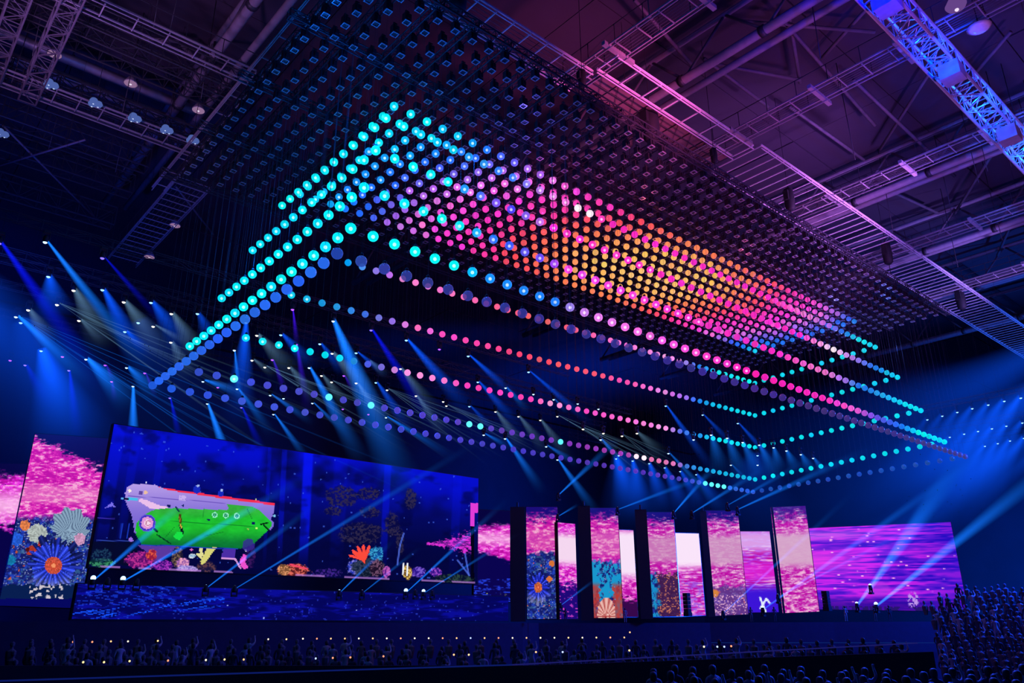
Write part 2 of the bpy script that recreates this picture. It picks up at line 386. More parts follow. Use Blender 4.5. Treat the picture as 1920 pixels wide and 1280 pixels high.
# ---- downlights and bulbs
def downlight(p, label, r=.42):
    t = tag(empty('downlight', p), label, 'lamp', 'round white downlights')
    m = MB(); m.lathe([(r * .25, .55), (r * .5, .45), (r, .06), (r, 0)], 18); m.build('shade', M_STEEL, t, True)
    m = MB(); m.lathe([(r * .95, .0), (r * .6, -.03), (r * .2, -.05)], 18); m.build('diffuser', emit('pale_diffuser', lin((165, 125, 170)), .7), t, True)
    m = MB(); m.lathe([(r * .22, -.04), (r * .1, -.09)], 10); m.build('bulb', emit('lamp_centre', lin((235, 220, 245)), 1), t, True)
    m = MB(); m.bar((0, 0, .5), (0, 0, Z(37.97) - p[2]), .02); m.build('stem', M_TRUSS, t)
for p, z, lb in (((102, 102), 33, 'oval white downlight closest to the roof corner'), ((245, 157), 33, 'middle white downlight of the row under the beam'), ((372, 207), 33, 'white downlight next to the winch field'),
                 ((328, 423), 30, 'small pale downlight beside the far catwalk'), ((280, 482), 29, 'pale round lamp below the far catwalk')):
    downlight(ath(*p, z), lb)
def glass_bulb(p, label):
    t = tag(empty('glass_lamp', p), label, 'lamp', 'blue glass lamps on the ladder bridge')
    for k in range(3):
        a = 2 * PI * k / 3
        m = MB(); m.lathe([(.05, .22), (.17, .14), (.24, 0), (.17, -.14), (.05, -.2)], 12, (.2 * math.cos(a), .2 * math.sin(a), 0))
        gl = m.build('globe', emit('blue_glass', lin((95, 120, 205)), .6), t, True)
        m = MB(); m.lathe([(.03, -.2), (.05, -.22), (.03, -.24)], 8, (.2 * math.cos(a), .2 * math.sin(a), 0)); m.build('hot_spot', emit('hot', lin((200, 215, 255)), 1), gl)
    m = MB(); m.bar((0, 0, 0), (0, 0, Z(37.97) - p[2]), .02); m.bar((-.3, 0, .25), (.3, 0, .25), .03); m.build('bracket', M_TRUSS, t)
for k, p in enumerate(((95, 158), (178, 193), (252, 221), (312, 243), (361, 262), (3, 250))):
    glass_bulb(ath(*p, 29.8), f'cluster of blue glass globes on the ladder bridge, {ordinal(k)} from its outer end' if k < 5 else 'single glass lamp cluster below the outer end of the ladder bridge')
t = tag(empty('bell_lamp', ath(1792, 10, 29.5)), 'violet bell shaped glass lamp above the blue truss', 'lamp')
m = MB(); m.lathe([(.1, .5), (.3, .35), (.5, 0), (.42, -.15), (.1, -.25)], 18); m.build('shade', emit('violet_glass', lin((120, 80, 160)), .7), t, True)
m = MB(); m.lathe([(.08, -.2), (.1, -.3), (.05, -.36)], 10); m.build('bulb', emit('bulb_hot', lin((245, 225, 255)), 1), t, True)
m = MB(); m.bar((0, 0, .4), (0, 0, 1.4), .04); m.build('stem', M_TRUSS, t)
t = tag(empty('reflector_lamp', ath(1836, 52, 29.5)), 'flat violet reflector lamp on the catwalk behind the blue truss', 'lamp')
m = MB(); m.lathe([(.6, 0), (.4, -.12), (.1, -.16)], 16); m.build('reflector', M_GLASS, t, True)
m = MB(); m.bar((0, 0, 0), (0, 0, Z(37.97) - t.location.z), .03); m.build('hanging_stem', M_TRUSS, t)

# ---- chain hoists beside the catwalk
def hoist(p, label, s=1.0):
    t = tag(empty('chain_hoist', p), label, 'hoist', 'black chain hoists along the catwalk')
    m = MB(); m.lathe([(.12, 0), (.22, .1), (.25, .6), (.22, 1.15), (.1, 1.25)], 12); o = m.build('motor', M_DARK, t, True); o.scale = (s, s, s)
    m = MB(); m.box((-.32, -.12, .5), (-.1, .12, 1.0)); o = m.build('chain_bag', M_DARK, t); o.scale = (s, s, s)
    m = MB(); m.bar((0, 0, 1.2 * s), (0, 0, Z(37.97) - p[2]), .02); m.build('chain', M_TRUSS, t)
    m = MB(); m.bar((0, 0, 0), (0, 0, -.9), .03); m.build('hook', M_TRUSS, t)
for p, s, lb in (((1092, 165), 1.0, 'black chain hoist hanging where the pink catwalks meet'), ((1222, 265), 2.2, 'largest black hoist blob beside the reddish deck'), ((1340, 305), .9, 'small black hoist past the reddish deck'),
                 ((1180, 275), 1.0, 'slanted black hoist next to the largest one'), ((1483, 395), 1.5, 'black hoist on the violet ladder catwalk'), ((1667, 495), 1.6, 'black hoist over the far winches'), ((1805, 580), 1.8, 'black hoist by the blue end of the catwalk'), ((858, 20), 1.9, 'black hoist at the rig corner on the picture top edge')):
    hoist(ath(*p, 28.2), lb.replace(' on the picture top edge', ' next to the roof edge'), s)
# thin suspension wires from the roof
for k in range(46):
    if k < 30: x, y = random.uniform(24, 80), random.uniform(4, 22)
    else: x, y = random.uniform(-4, 14), random.uniform(36, 56)
    tube('suspension_wire', (x, y, Z(30)), (x + random.uniform(-.3, .3), y, Z(38.02)), .03, f'thin dark suspension wire hanging from the roof, {ordinal(k)} counted', 'wire', 'suspension wires', M_TRUSS, 4)

# ------------------------------------------------------------------ the kinetic ball field
N, MJ = 58, 20
HS = [(12.77, 13.21, 12.83, 12.45), (14.56, 14.47, 13.83, 14.38), (17.24, 17.18, 16.73, 17.16), (20.0, 20.16, 19.61, 20.06), (22.75, 22.95, 22.5, 22.88), (24.49, 25.40, 25.33, 24.0)]
FAR0 = {0: (0, 12.45), 1: (2, 13.38), 2: (4, 15.6), 3: (6, 18.5), 4: (9, 21.2)}
cy, bl, vi, la, pk, mg, rd, og, ye, wh = (0, 222, 236), (22, 115, 235), (105, 75, 225), (175, 110, 228), (245, 115, 200), (255, 42, 190), (255, 66, 95), (255, 122, 72), (255, 190, 95), (255, 225, 235)
NEAR = {1: [(658, cy), (850, cy), (884, (0, 190, 240)), (918, (20, 140, 240)), (1040, bl), (1066, (140, 120, 235)), (1119, (235, 120, 225)), (1300, (250, 70, 200)), (1400, (255, 30, 170)), (1540, mg), (1600, (250, 90, 200)), (1640, vi), (1690, bl), (1720, cy), (1770, cy)],
        2: [(682, cy), (860, cy), (877, (20, 190, 240)), (940, (30, 90, 230)), (1036, (130, 60, 220)), (1060, (235, 60, 220)), (1450, mg), (1530, pk), (1580, la), (1610, bl), (1650, (30, 160, 235)), (1690, cy)],
        3: [(702, cy), (840, cy), (870, (30, 150, 240)), (930, vi), (960, (70, 60, 225)), (1010, la), (1030, mg), (1500, mg), (1560, wh), (1600, la), (1640, bl), (1680, cy)],
        4: [(720, cy), (850, (0, 190, 240)), (880, (30, 140, 235)), (975, (60, 110, 235)), (1000, la), (1063, pk), (1075, wh), (1105, wh), (1130, mg), (1235, mg), (1280, mg), (1440, mg), (1500, pk), (1555, la), (1580, bl), (1610, cy)],
        0: [(630, (42, 80, 205)), (720, (60, 75, 190)), (900, (60, 60, 170)), (1200, (60, 55, 165)), (1400, (75, 55, 165)), (1500, (85, 58, 160)), (1810, (70, 75, 165))]}
FARC = {0: [(300, (30, 90, 225)), (480, (70, 85, 225)), (640, (75, 80, 220)), (1000, (75, 65, 205)), (1130, (95, 55, 190)), (1240, (95, 60, 200)), (1300, (60, 80, 210)), (1350, (50, 130, 235)), (1410, (40, 90, 215))],
        1: [(372, (50, 80, 210)), (480, (70, 80, 215)), (900, (95, 70, 205)), (1050, (130, 55, 190)), (1180, (190, 70, 190)), (1230, (255, 130, 200)), (1265, (240, 130, 215)), (1290, (50, 130, 235)), (1330, (20, 190, 240)), (1415, cy)],
        2: [(460, cy), (642, cy), (672, (40, 90, 225)), (700, (90, 90, 220)), (725, (150, 110, 220)), (752, (240, 150, 220)), (800, (255, 150, 215)), (870, (255, 70, 180)), (1000, (255, 60, 170)), (1030, (255, 160, 210)), (1100, (255, 80, 190)), (1250, (250, 150, 225)), (1275, (90, 110, 225)), (1300, (30, 140, 235)), (1340, cy), (1415, cy)],
        3: [(548, (0, 200, 220)), (600, (20, 150, 230)), (690, (60, 110, 225)), (740, (170, 110, 220)), (765, (245, 120, 210)), (850, (255, 70, 190)), (950, (255, 65, 130)), (1000, (255, 75, 85)), (1120, (255, 90, 110)), (1170, (255, 70, 170)), (1230, (250, 130, 215)), (1285, la), (1305, bl), (1340, (0, 180, 225)), (1370, cy)],
        4: [(655, (0, 170, 230)), (716, la), (760, (240, 130, 210)), (850, pk), (960, (255, 90, 130)), (1000, (250, 105, 80)), (1080, (255, 90, 120)), (1150, pk), (1270, (240, 150, 220)), (1310, bl), (1350, cy)]}
def ramp(keys, x):
    if x <= keys[0][0]: return keys[0][1]
    for (a, ca), (b_, cb) in zip(keys, keys[1:]):
        if x <= b_:
            t = (x - a) / (b_ - a); return tuple(ca[k] * (1 - t) + cb[k] * t for k in range(3))
    return keys[-1][1]
PLAT = [(0, (255, 196, 105)), (.30, (255, 180, 90)), (.45, (255, 125, 72)), (.60, (255, 75, 85)), (.68, (255, 55, 150)), (.84, (250, 60, 205)), (.94, (235, 110, 215)), (1.04, (150, 95, 225)), (1.13, (35, 95, 235)), (1.24, (10, 150, 240)), (1.34, cy), (2.5, cy)]
def plateau_color(i, j):
    u = (i - 31.0 + (j - 10) * .25); d = math.hypot(u / (19.5 if u < 0 else 19.0), (j - 10.0) / 11.5)
    d = math.hypot(d, 0) + rng.normal(0, .015)
    return ramp(PLAT, d)
WHITE_AT = [(0, 320, 0), (1, 440, 710), (1, 623, 745), (1, 704, 760), (1, 893, 797), (1, 1052, 830), (1, 1200, 858), (0, 1353, 905), (0, 1325, 903)]
balls = []
for k in range(5):
    A, D, C, B = HS[k]; i0, h0 = FAR0[k]
    for i in range(k, N - k + 1):
        t = (i - k) / (N - 2 * k)
        balls.append([k, 'near', i, k, A + (D - A) * t])
        if i >= i0:
            t2 = (i - i0) / (N - k - i0); balls.append([k, 'far', i, MJ - k, h0 + (C - h0) * t2])
    for j in range(k + 1, MJ - k):
        t = (j - k) / (MJ - 2 * k)
        if not (k > 0 and j == MJ - k - 1 and False): balls.append([k, 'left', k, j, A + (B - A) * t])
        balls.append([k, 'right', N - k, j, D + (C - D) * t])
for i in range(5, N - 4):
    for j in range(5, MJ - 4):
        A, D, C, B = HS[5]; u = (i - 5) / (N - 10); v = (j - 5) / (MJ - 10)
        h = (A * (1 - u) + D * u) * (1 - v) + (B * (1 - u) ** 2 + C * (1 - (1 - u) ** 2)) * v
        balls.append([5, 'field', i, j, h])
EDGE = {'near': 'catwalk side', 'far': 'stage side', 'left': 'short side over the dark trusses', 'right': 'short far end', 'field': 'field'}
RING = ['lowest ring', 'second lowest ring', 'third ring up', 'fourth ring up', 'fifth ring up', 'top field']
rec = []
for k, e, i, j, h in balls:
    P = (GX + i, GY + j, Z(h)); q = pix(P)
    if k == 5: c = plateau_color(i, j); s = 1.0
    elif e == 'near': c = ramp(NEAR[k], q[0]); s = 1.0 if k else .55
    elif e == 'far':
        c = ramp(FARC[k], q[0]); s = 1.0 if k > 1 else .8
    elif e == 'left': c = cy if k else (38, 100, 228); s = 1.0 if k else .9
    else: c = (0, 215, 228) if k else (35, 95, 215); s = 1.0 if k else .5
    for kk, x, y in WHITE_AT:
        if kk == k and e == 'far' and math.hypot(q[0] - x, q[1] - y) < (16 if x < 900 else 11): c = (90, 245, 240) if x < 1100 or x > 1300 else (255, 215, 225); s = 1.3
    c = tuple(max(0, min(255, v * (1 + rng.normal(0, .04)))) for v in c)
    rec.append([q[2], k, e, i, j, P, c, s, q])
rec.sort(key=lambda r: r[0])
def sph(r, n, m_):
    b = MB(); prof = [(r * math.sin(PI * (t + .001) / m_) if 0 < t < m_ else r * .02, -r * math.cos(PI * t / m_)) for t in range(m_ + 1)]
    b.lathe(prof, n); return b
BR = .215
ballm = sph(BR, 24, 14).mesh('ball_shell', M_BALL, True)
bulbm = sph(.075, 12, 8).mesh('bulb', M_LENS, True)
m = MB(); m.lathe([(.05, 0), (.075, .03), (.075, .1), (.03, .14)], 8); capm = m.mesh('cap', M_DARK, True)
m = MB(); m.bar((0, 0, 0), (0, 0, 1), .005, 4); cablem = m.mesh('cable', M_CABLE)
def cname(c):
    r_, g_, b_ = c
    if min(c) > 180: return 'pinkish white'
    if g_ > 170 and b_ > 180 and r_ < 120: return 'cyan'
    if r_ > 225 and g_ > 150 and b_ < 150: return 'yellow orange'
    if r_ > 225 and b_ < 110: return 'orange red'
    if r_ > 215 and g_ < 100: return 'magenta'
    if r_ > 200: return 'pink'
    if r_ > 120 and b_ > 180: return 'lavender'
    if r_ < 60 and g_ > 120: return 'sky blue'
    if r_ < 60: return 'blue'
    return 'violet blue'
n_ball = 0; rest = []
for r in rec:
    z, k, e, i, j, P, c, s, q = r
    inside = -10 < q[0] < 1930 and -10 < q[1] < 1290
    if n_ball >= 298 or not inside: rest.append(r); continue
    n_ball += 1
    lc = lin(c)
    o = link('light_ball', ballm, None, P, None, None, (*[v * s * 1.25 for v in lc], 1))
    if e == 'field': lb = f'{cname(c)} ball in the top field, {ordinal(j - 5)} row, {ordinal(i - 5)} from the dark side'
    elif e in ('near', 'far'): lb = f'{cname(c)} ball, {ordinal(i - k)} from the dark end on the {EDGE[e]}, {RING[k]}'
    else: lb = f'{cname(c)} ball, {ordinal(j - k)} from the catwalk on the {"short dark" if e == "left" else "far short"} side, {RING[k]}'
    tag(o, lb, 'light ball', f'glowing balls of the {RING[k]}')
    if k and not (k == 1 and e == 'far' and s < 1): link('bulb', bulbm, o, (0, 0, -.02), None, None, (*[min(1, v * .5 + .55) for v in lc], 3.2))
    cp = link('cap', capm, o, (0, 0, BR - .02))
    L = WZ - .5 - (P[2] + BR + .1)
    if L > .05: link('cable', cablem, cp, (0, 0, .12), None, (1, 1, L))
# the smaller, farther balls as one body
bs = sph(BR, 12, 8); nv = len(bs.v); bv = np.array(bs.v)
V = []; Fc = []; colr = []
for n_, (z, k, e, i, j, P, c, s, q) in enumerate(rest):
    V.append(bv + np.array(P)); Fc += [tuple(a + n_ * nv for a in f) for f in bs.f]
    colr.append(np.tile(np.array([*[v * s * (1.0 if k else 1.0) for v in lin(c)], 1.0]), (nv, 1)))
me = bpy.data.meshes.new('light_ball_field'); me.from_pydata(np.concatenate(V).tolist(), [], Fc); me.materials.append(M_BALLV)
me.polygons.foreach_set('use_smooth', [True] * len(me.polygons))
at = me.attributes.new('glow', 'FLOAT_COLOR', 'POINT'); at.data.foreach_set('color', np.concatenate(colr).astype(np.float32).ravel())
o = bpy.data.objects.new('light_ball_field', me); COL.objects.link(o)
tag(o, 'dense far part of the glowing ball field, blue through pink to orange and cyan', 'light balls', None, 'stuff')
cb = MB()
for (z, k, e, i, j, P, c, s, q) in rest:
    if k < 5: cb.bar((P[0], P[1], P[2] + BR), (P[0], P[1], WZ - .5), .005, 3, None, False)
tag(cb.build('ball_cable_field', M_CABLE), 'thin cables of the farther glowing balls', 'cables', None, 'stuff')

# ---- winches, one above each ball
def winch_meshes():
    m = MB(); m.box((-.17, -.13, 0), (.17, .13, .42)); m.box((-.05, -.2, .1), (.12, -.13, .32)); case = m
    p = MB(); r0, r1 = .125, .165
    vs = [(-r1, -r1, -.012), (r1, -r1, -.012), (r1, r1, -.012), (-r1, r1, -.012), (-r0, -r0, -.012), (r0, -r0, -.012), (r0, r0, -.012), (-r0, r0, -.012)]
    vs += [(x, y, -.05) for x, y, _ in vs]
    fs = []
    for k in range(4):
        n = (k + 1) % 4
        fs += [(8 + k, 8 + n, 12 + n, 12 + k)[::-1], (k, n, 8 + n, 8 + k), (4 + k, 12 + k, 12 + n, 4 + n)]
    p.add(vs, fs)
    return case, p
case, plate = winch_meshes()
casem, platem = case.mesh('winch_case', M_WINCH), plate.mesh('rim_plate', M_PLATE)
m = MB(); m.bar((0, 0, .42), (0, 0, .62), .03, 6); m.box((-.1, -.04, .55), (.1, .04, .62)); clampm = m.mesh('clamp', M_TRUSS)
wl = []
for i in range(N + 1):
    for j in range(MJ + 1):
        P = (GX + i, GY + j, WZ - .5); q = pix(P); wl.append((q[2], i, j, P, q))
wl.sort(); nw = 0; wr = []
for z, i, j, P, q in wl:
    if nw < 298 and -10 < q[0] < 1930 and -10 < q[1] < 1290 and (i < 5 or j < 5 or i > 53):
        nw += 1
        o = link('winch', casem, None, P)
        tag(o, f'black winch with glinting rim, {ordinal(j)} row from the catwalk, {ordinal(i)} in that row', 'winch', 'winches above the glowing balls')
        link('rim_plate', platem, o); link('clamp', clampm, o)
    else: wr.append(P)
for src, name, mat, lb in ((case, 'winch_field', M_WINCH, 'farther black winches of the ball rig'), (plate, 'rim_plate_field', M_PLATE, 'glinting rims under the farther winches')):
    sv = np.array(src.v); n0 = len(sv); V = []; Fc = []
    for n_, P in enumerate(wr):
        V.append(sv + np.array(P)); Fc += [tuple(a + n_ * n0 for a in f) for f in src.f]
    me = bpy.data.meshes.new(name); me.from_pydata(np.concatenate(V).tolist(), [], Fc); me.materials.append(mat)
    o = bpy.data.objects.new(name, me); COL.objects.link(o); tag(o, lb, 'winches', None, 'stuff')
# ------------------------------------------------------------------ LED screens: pictures computed cell by cell
def hsh(ix, iy, seed):
    h = (ix.astype(np.int64) * 374761393 + iy.astype(np.int64) * 668265263 + seed * 1442695041) & 0x7fffffff
    h = ((h ^ (h >> 13)) * 1274126177) & 0x7fffffff
    return ((h ^ (h >> 16)) & 0xffff) / 65535.0
def vn(x, y, seed=0):
    ix = np.floor(x); iy = np.floor(y); fx = x - ix; fy = y - iy
    fx = fx * fx * (3 - 2 * fx); fy = fy * fy * (3 - 2 * fy)
    a, b_ = hsh(ix, iy, seed), hsh(ix + 1, iy, seed); c, d = hsh(ix, iy + 1, seed), hsh(ix + 1, iy + 1, seed)
    return (a * (1 - fx) + b_ * fx) * (1 - fy) + (c * (1 - fx) + d * fx) * fy
def fbm(x, y, seed=0): return vn(x, y, seed) * .5 + vn(x * 2.1, y * 2.1, seed + 1) * .3 + vn(x * 4.3, y * 4.3, seed + 2) * .2
def C3(c): return np.array(c, float)
def mixc(img, c, a):
    a = np.clip(a, 0, 1)[:, None]; return img * (1 - a) + C3(c) * a
def sstep(a, b_, x): t = np.clip((x - a) / (b_ - a + 1e-9), 0, 1); return t * t * (3 - 2 * t)
def poly(x, y, P):
    ins = np.zeros(x.shape, bool); n = len(P)
    for k in range(n):
        x1, y1 = P[k]; x2, y2 = P[(k + 1) % n]
        c = ((y1 > y) != (y2 > y)); xx = (x2 - x1) * (y - y1) / ((y2 - y1) if y2 != y1 else 1e-9) + x1
        ins ^= c & (x < xx)
    return ins
def put(img, m_, c):
    img[m_] = c; return img
def segd(x, y, a, b_):
    ax, ay = a; dx, dy = b_[0] - ax, b_[1] - ay; t = np.clip(((x - ax) * dx + (y - ay) * dy) / (dx * dx + dy * dy), 0, 1)
    return np.hypot(x - ax - t * dx, y - ay - t * dy)
def daisy(img, x, y, c, R, pet=(38, 60, 225), core=(225, 105, 60), n=17, seed=3, sq=1.0):
    dx, dy = x - c[0], (y - c[1]) * sq; r = np.hypot(dx, dy); a = np.arctan2(dy, dx)
    for lay, (rr0, sh, tw) in enumerate(((1.12, .42, .0), (1.0, .72, .19), (.8, 1.0, .08))):
        ph = (a / (2 * PI) + tw + .012 * np.sin(a * 5 + lay)) * n; ix = np.floor(ph); f = ph - ix; ln = R * rr0 * (.72 + .28 * hsh(np.mod(ix, n), np.full_like(ix, lay), seed))
        t_ = r / ln; half = .5 * np.sqrt(np.clip(1 - ((t_ - .45) / .55) ** 2, 0, 1)) if True else 0; edge = np.abs(f - .5); m_ = (t_ < 1) & (edge < half * .98)
        vein = .55 + .45 * sstep(.5, .05, edge); col = C3(pet)[None] * (sh * vein)[:, None] + C3((110, 135, 255))[None] * (sstep(.12, .0, edge) * .35 * sh)[:, None]
        wht = sstep(.1, .9, dy / R) * sstep(.25, .7, r / R) * .55; col = col * (1 - wht[:, None]) + C3((205, 208, 245)) * wht[:, None] * vein[:, None]; img[m_] = col[m_]
    k = r < R * .29; img[k] = (C3(core)[None] * (.65 + .5 * vn(x * .8, y * .8, seed))[:, None])[k]
    img[(r < R * .13)] = (200, 75, 50); img[r < R * .07] = (245, 150, 100); return img
def streaks(x, y, base, sx=9, sy=2.6, seed=0, amt=1.0):
    n = fbm(x / sx + .8 * vn(x / 30, y / 8, seed + 9), y / sy, seed)
    img = np.tile(C3(base), (len(x), 1)); img = mixc(img, (190, 15, 165), sstep(.55, .35, n) * amt); img = mixc(img, (252, 205, 225), sstep(.52, .75, n) * .8 * amt)
    return img
def floral(x, y, seed=0, cool=1.0):
    n = fbm(x / 6, y / 6, seed); r = np.abs(fbm(x / 9 + 5, y / 5, seed + 4) - .5)
    img = np.tile(C3((20, 28, 105)), (len(x), 1)); img = mixc(img, (35, 70, 200), sstep(.45, .7, n) * .8)
    img = mixc(img, (165, 180, 215), sstep(.035, .0, r) * .8 * cool); n2 = fbm(x / 7 + 40, y / 4 + 3, seed + 7)
    img = mixc(img, (60, 110, 150), sstep(.6, .72, n2) * .7); n3 = vn(x / 5, y / 5, seed + 12); img = mixc(img, (205, 90, 50), sstep(.9, .95, n3)); return img
def paint_left(x, y, u, t):
    img = streaks(x, y, (228, 50, 185), 9, 2.8, 1)
    img = mixc(img, (240, 170, 205), sstep(.55, .2, abs(t - .36) / .14) * .45)
    top = 812 + (x - 60) * .45; n = fbm(x / 11, y / 4, 5); img = mixc(img, (12, 4, 75), sstep(0, 14, (top + 22 * (n * 2 - .6)) - y + 6))
    fl = floral(x, y, 2); g = sstep(962, 978, y + 14 * (fbm(x / 10, y / 10, 8) - .5)); img = img * (1 - g[:, None]) + fl * g[:, None]
    dd = np.hypot((x - 132) / 34, (y - 985) / 32); th = np.arctan2(y - 1010, x - 130); f = np.abs(np.sin(th * 26 + dd * 5)); k = dd < 1 + .12 * np.sin(th * 14)
    img[k] = (C3((75, 95, 125))[None] + C3((70, 80, 75))[None] * f[:, None])[k]
    for (a, b_, rr, c) in ((47, 985, 12, (215, 120, 70)), (70, 1000, 20, (170, 180, 175)), (30, 1010, 15, (35, 90, 210)), (60, 1033, 12, (175, 55, 40)), (52, 1030, 6, (90, 20, 20)), (78, 1020, 8, (170, 50, 45)), (150, 1010, 13, (205, 150, 190)), (20, 1050, 12, (20, 120, 170))):
        d = np.hypot(x - a, y - b_) + 4 * vn(x / 3, y / 3, 4); img[d < rr] = (C3(c)[None] * (.8 + .4 * vn(x / 2, y / 2, 6))[:, None])[d < rr]
    img = daisy(img, x, y, (100, 1060), 56, (40, 62, 225), (222, 88, 66), 21)
    b_ = y > 1096 + 2 * np.sin(x / 5); n = vn(x / 4, y / 4, 9); dk = mixc(np.tile(C3((8, 30, 80)), (len(x), 1)), (205, 195, 205), sstep(.6, .7, n) * ((x > 55) & (x < 118))); img[b_] = dk[b_]
    img[y > 1122] = (6, 8, 95)
    return img
def paint_pinkband(x, y, u, t):
    img = streaks(x, y, (235, 40, 225), 10, 2.8, 11); img = mixc(img, (255, 205, 240), sstep(.2, .0, abs(t - .35)) * .8)
    n = fbm(x / 10, y / 4, 6); img = mixc(img, (8, 3, 60), sstep(.16, .06, t + .16 * (n - .5))); img = mixc(img, (8, 3, 70), sstep(.48, .56, t + .2 * (n - .5))); return img
def paint_mid(x, y, u, t):
    img = streaks(x, y, (235, 60, 215), 9, 3, 21); img = mixc(img, (250, 195, 235), sstep(.12, 0, abs(t - .32)) * .7)
    n = fbm(x / 9, y / 4, 3); edge = 985 + (955 - x) * .12; img = mixc(img, (7, 4, 62), sstep(0, 10, edge + 16 * (n - .4) - y)); low = 1030 + (x - 900) * .32
    img = mixc(img, (10, 4, 80), sstep(0, 8, y - low + 16 * (n - .5))); b_ = y > 1085
    img = mixc(img, (35, 60, 215), b_ * sstep(.5, .7, fbm(x / 9, y / 2.5, 14))); img = mixc(img, (140, 150, 80), (y > 1112) * sstep(.55, .65, fbm(x / 4, y / 5, 15)) * (vn(x / 9, y * 0, 2) > .6)); return img
def paint_col(k):
    tf = (.42, .50, .60, .74, 2)[k]; pale = (.30, .45, .75, .85, .95)[k]
    def f(x, y, u, t):
        img = streaks(x, y, ((225, 60, 175), (220, 65, 180), (205, 80, 185), (200, 90, 190), (205, 95, 190))[k], 8, 2.6, 31 + k)
        img = mixc(img, ((225, 150, 190), (225, 150, 195), (205, 150, 190), (208, 158, 196), (214, 168, 200))[k], sstep(.13 + .02 * k, .05 + .015 * k, abs(t - (.30 + .03 * k))) * pale)
        n = fbm(x / 7, y / 3.2, 40 + k); img = mixc(img, (26, 12, 120), sstep(.17, .05, t + .20 * (n - .42)) * (1 if k < 4 else .75))
        if k < 4:
            g = sstep(tf - .02, tf + .02, t + .10 * (fbm(x / 5, y / 5, 50 + k) - .5)); fl = floral(x, y, 60 + k, .8)
            if k == 1:
                fl = mixc(fl, (25, 150, 205), sstep(.38, .5, fbm(x / 5, y / 9, 71))); cx = 1137
                fl = mixc(fl, (190, 55, 50), (np.abs(x - cx) + 14 * (fbm(x / 5, y / 5, 78) - .5) > 13) * sstep(1088, 1102, y) * (.6 + .4 * vn(x / 3, y / 6, 79))); d = np.hypot((x - cx) / 17, (y - 1150) / 30); f2 = np.abs(np.sin(np.arctan2(y - 1155, x - cx) * 9)); k2 = d < 1
                fl[k2] = (C3((170, 60, 60))[None] + C3((70, 130, 120))[None] * f2[:, None])[k2]
            if k == 2:
                x3 = x + 16 * (fbm(x / 7, y / 7, 77) - .5); fl = mixc(fl, (25, 140, 200), (x3 < 1237) * sstep(.42, .5, fbm(x / 4, y / 8, 72))); r = np.abs(fbm(x / 6, y / 6, 73) - .5)
                fl = mixc(fl, (70, 25, 70), sstep(1230, 1238, x3) * .85); fl = mixc(fl, (190, 110, 90), (x3 > 1234) * sstep(.05, .01, r))
            if k == 3:
                fl = mixc(fl, (160, 70, 160), .55 + 0 * x); fl = mixc(fl, (215, 130, 60), sstep(9, 6, np.hypot(x - 1340, y - 1112))); r = np.abs(fbm(x / 6, y / 4, 74) - .5); fl = mixc(fl, (220, 165, 205), sstep(.06, .01, r) * (y > 1115))
            img = img * (1 - g[:, None]) + fl * g[:, None]
            if k == 0:
                img = daisy(img, x, y, (1009, 1101), 27, (35, 50, 220), (215, 110, 60), 17, 5, .8)
                for a, b_ in ((1035, 1056), (1030, 1085)): img[np.hypot(x - a, y - b_) < 5.5] = (215, 115, 55)
        return img
    return f
def paint_back(k):
    def f(x, y, u, t):
        n = fbm(x / 8, y / 2.6, 80 + k)
        if k == 0:
            img = mixc(streaks(x, y, (230, 60, 220), 7, 2.6, 85), (245, 215, 240), sstep(.22, .1, abs(t - .28))); img = mixc(img, (30, 8, 120), sstep(.6, .68, t + .25 * (n - .5))); return mixc(img, (190, 60, 190), (t > .65) * sstep(.6, .7, n))
        if k == 1:
            img = mixc(streaks(x, y, (225, 75, 205), 7, 2.6, 86), (248, 225, 248), sstep(.35, .2, abs(t - .28))); return mixc(img, (55, 8, 75), sstep(.78, .84, t + .2 * (n - .5)))
        if k == 2:
            img = mixc(streaks(x, y, (215, 100, 215), 14, 2, 87), (250, 228, 250), sstep(.5, .35, t)); return mixc(img, (150, 90, 230), sstep(.55, .6, t) * sstep(.45, .6, n) * .7)
        img = mixc(streaks(x, y, (175, 60, 225), 22, 1.7, 88), (225, 190, 245), sstep(.2, .05, abs(t - .12)) * .8); img = mixc(img, (225, 35, 215), sstep(.15, .05, abs(t - .5)) * .7)
        img = mixc(img, (60, 20, 215), sstep(.62, .78, t)); g = np.minimum(segd(x, y, (1425, 1120), (1437, 1150)), np.minimum(segd(x, y, (1437, 1122), (1426, 1140)), segd(x, y, (1437, 1122), (1443, 1130)))); return mixc(img, (225, 235, 255), sstep(2.6, 1.2, g))
    return f
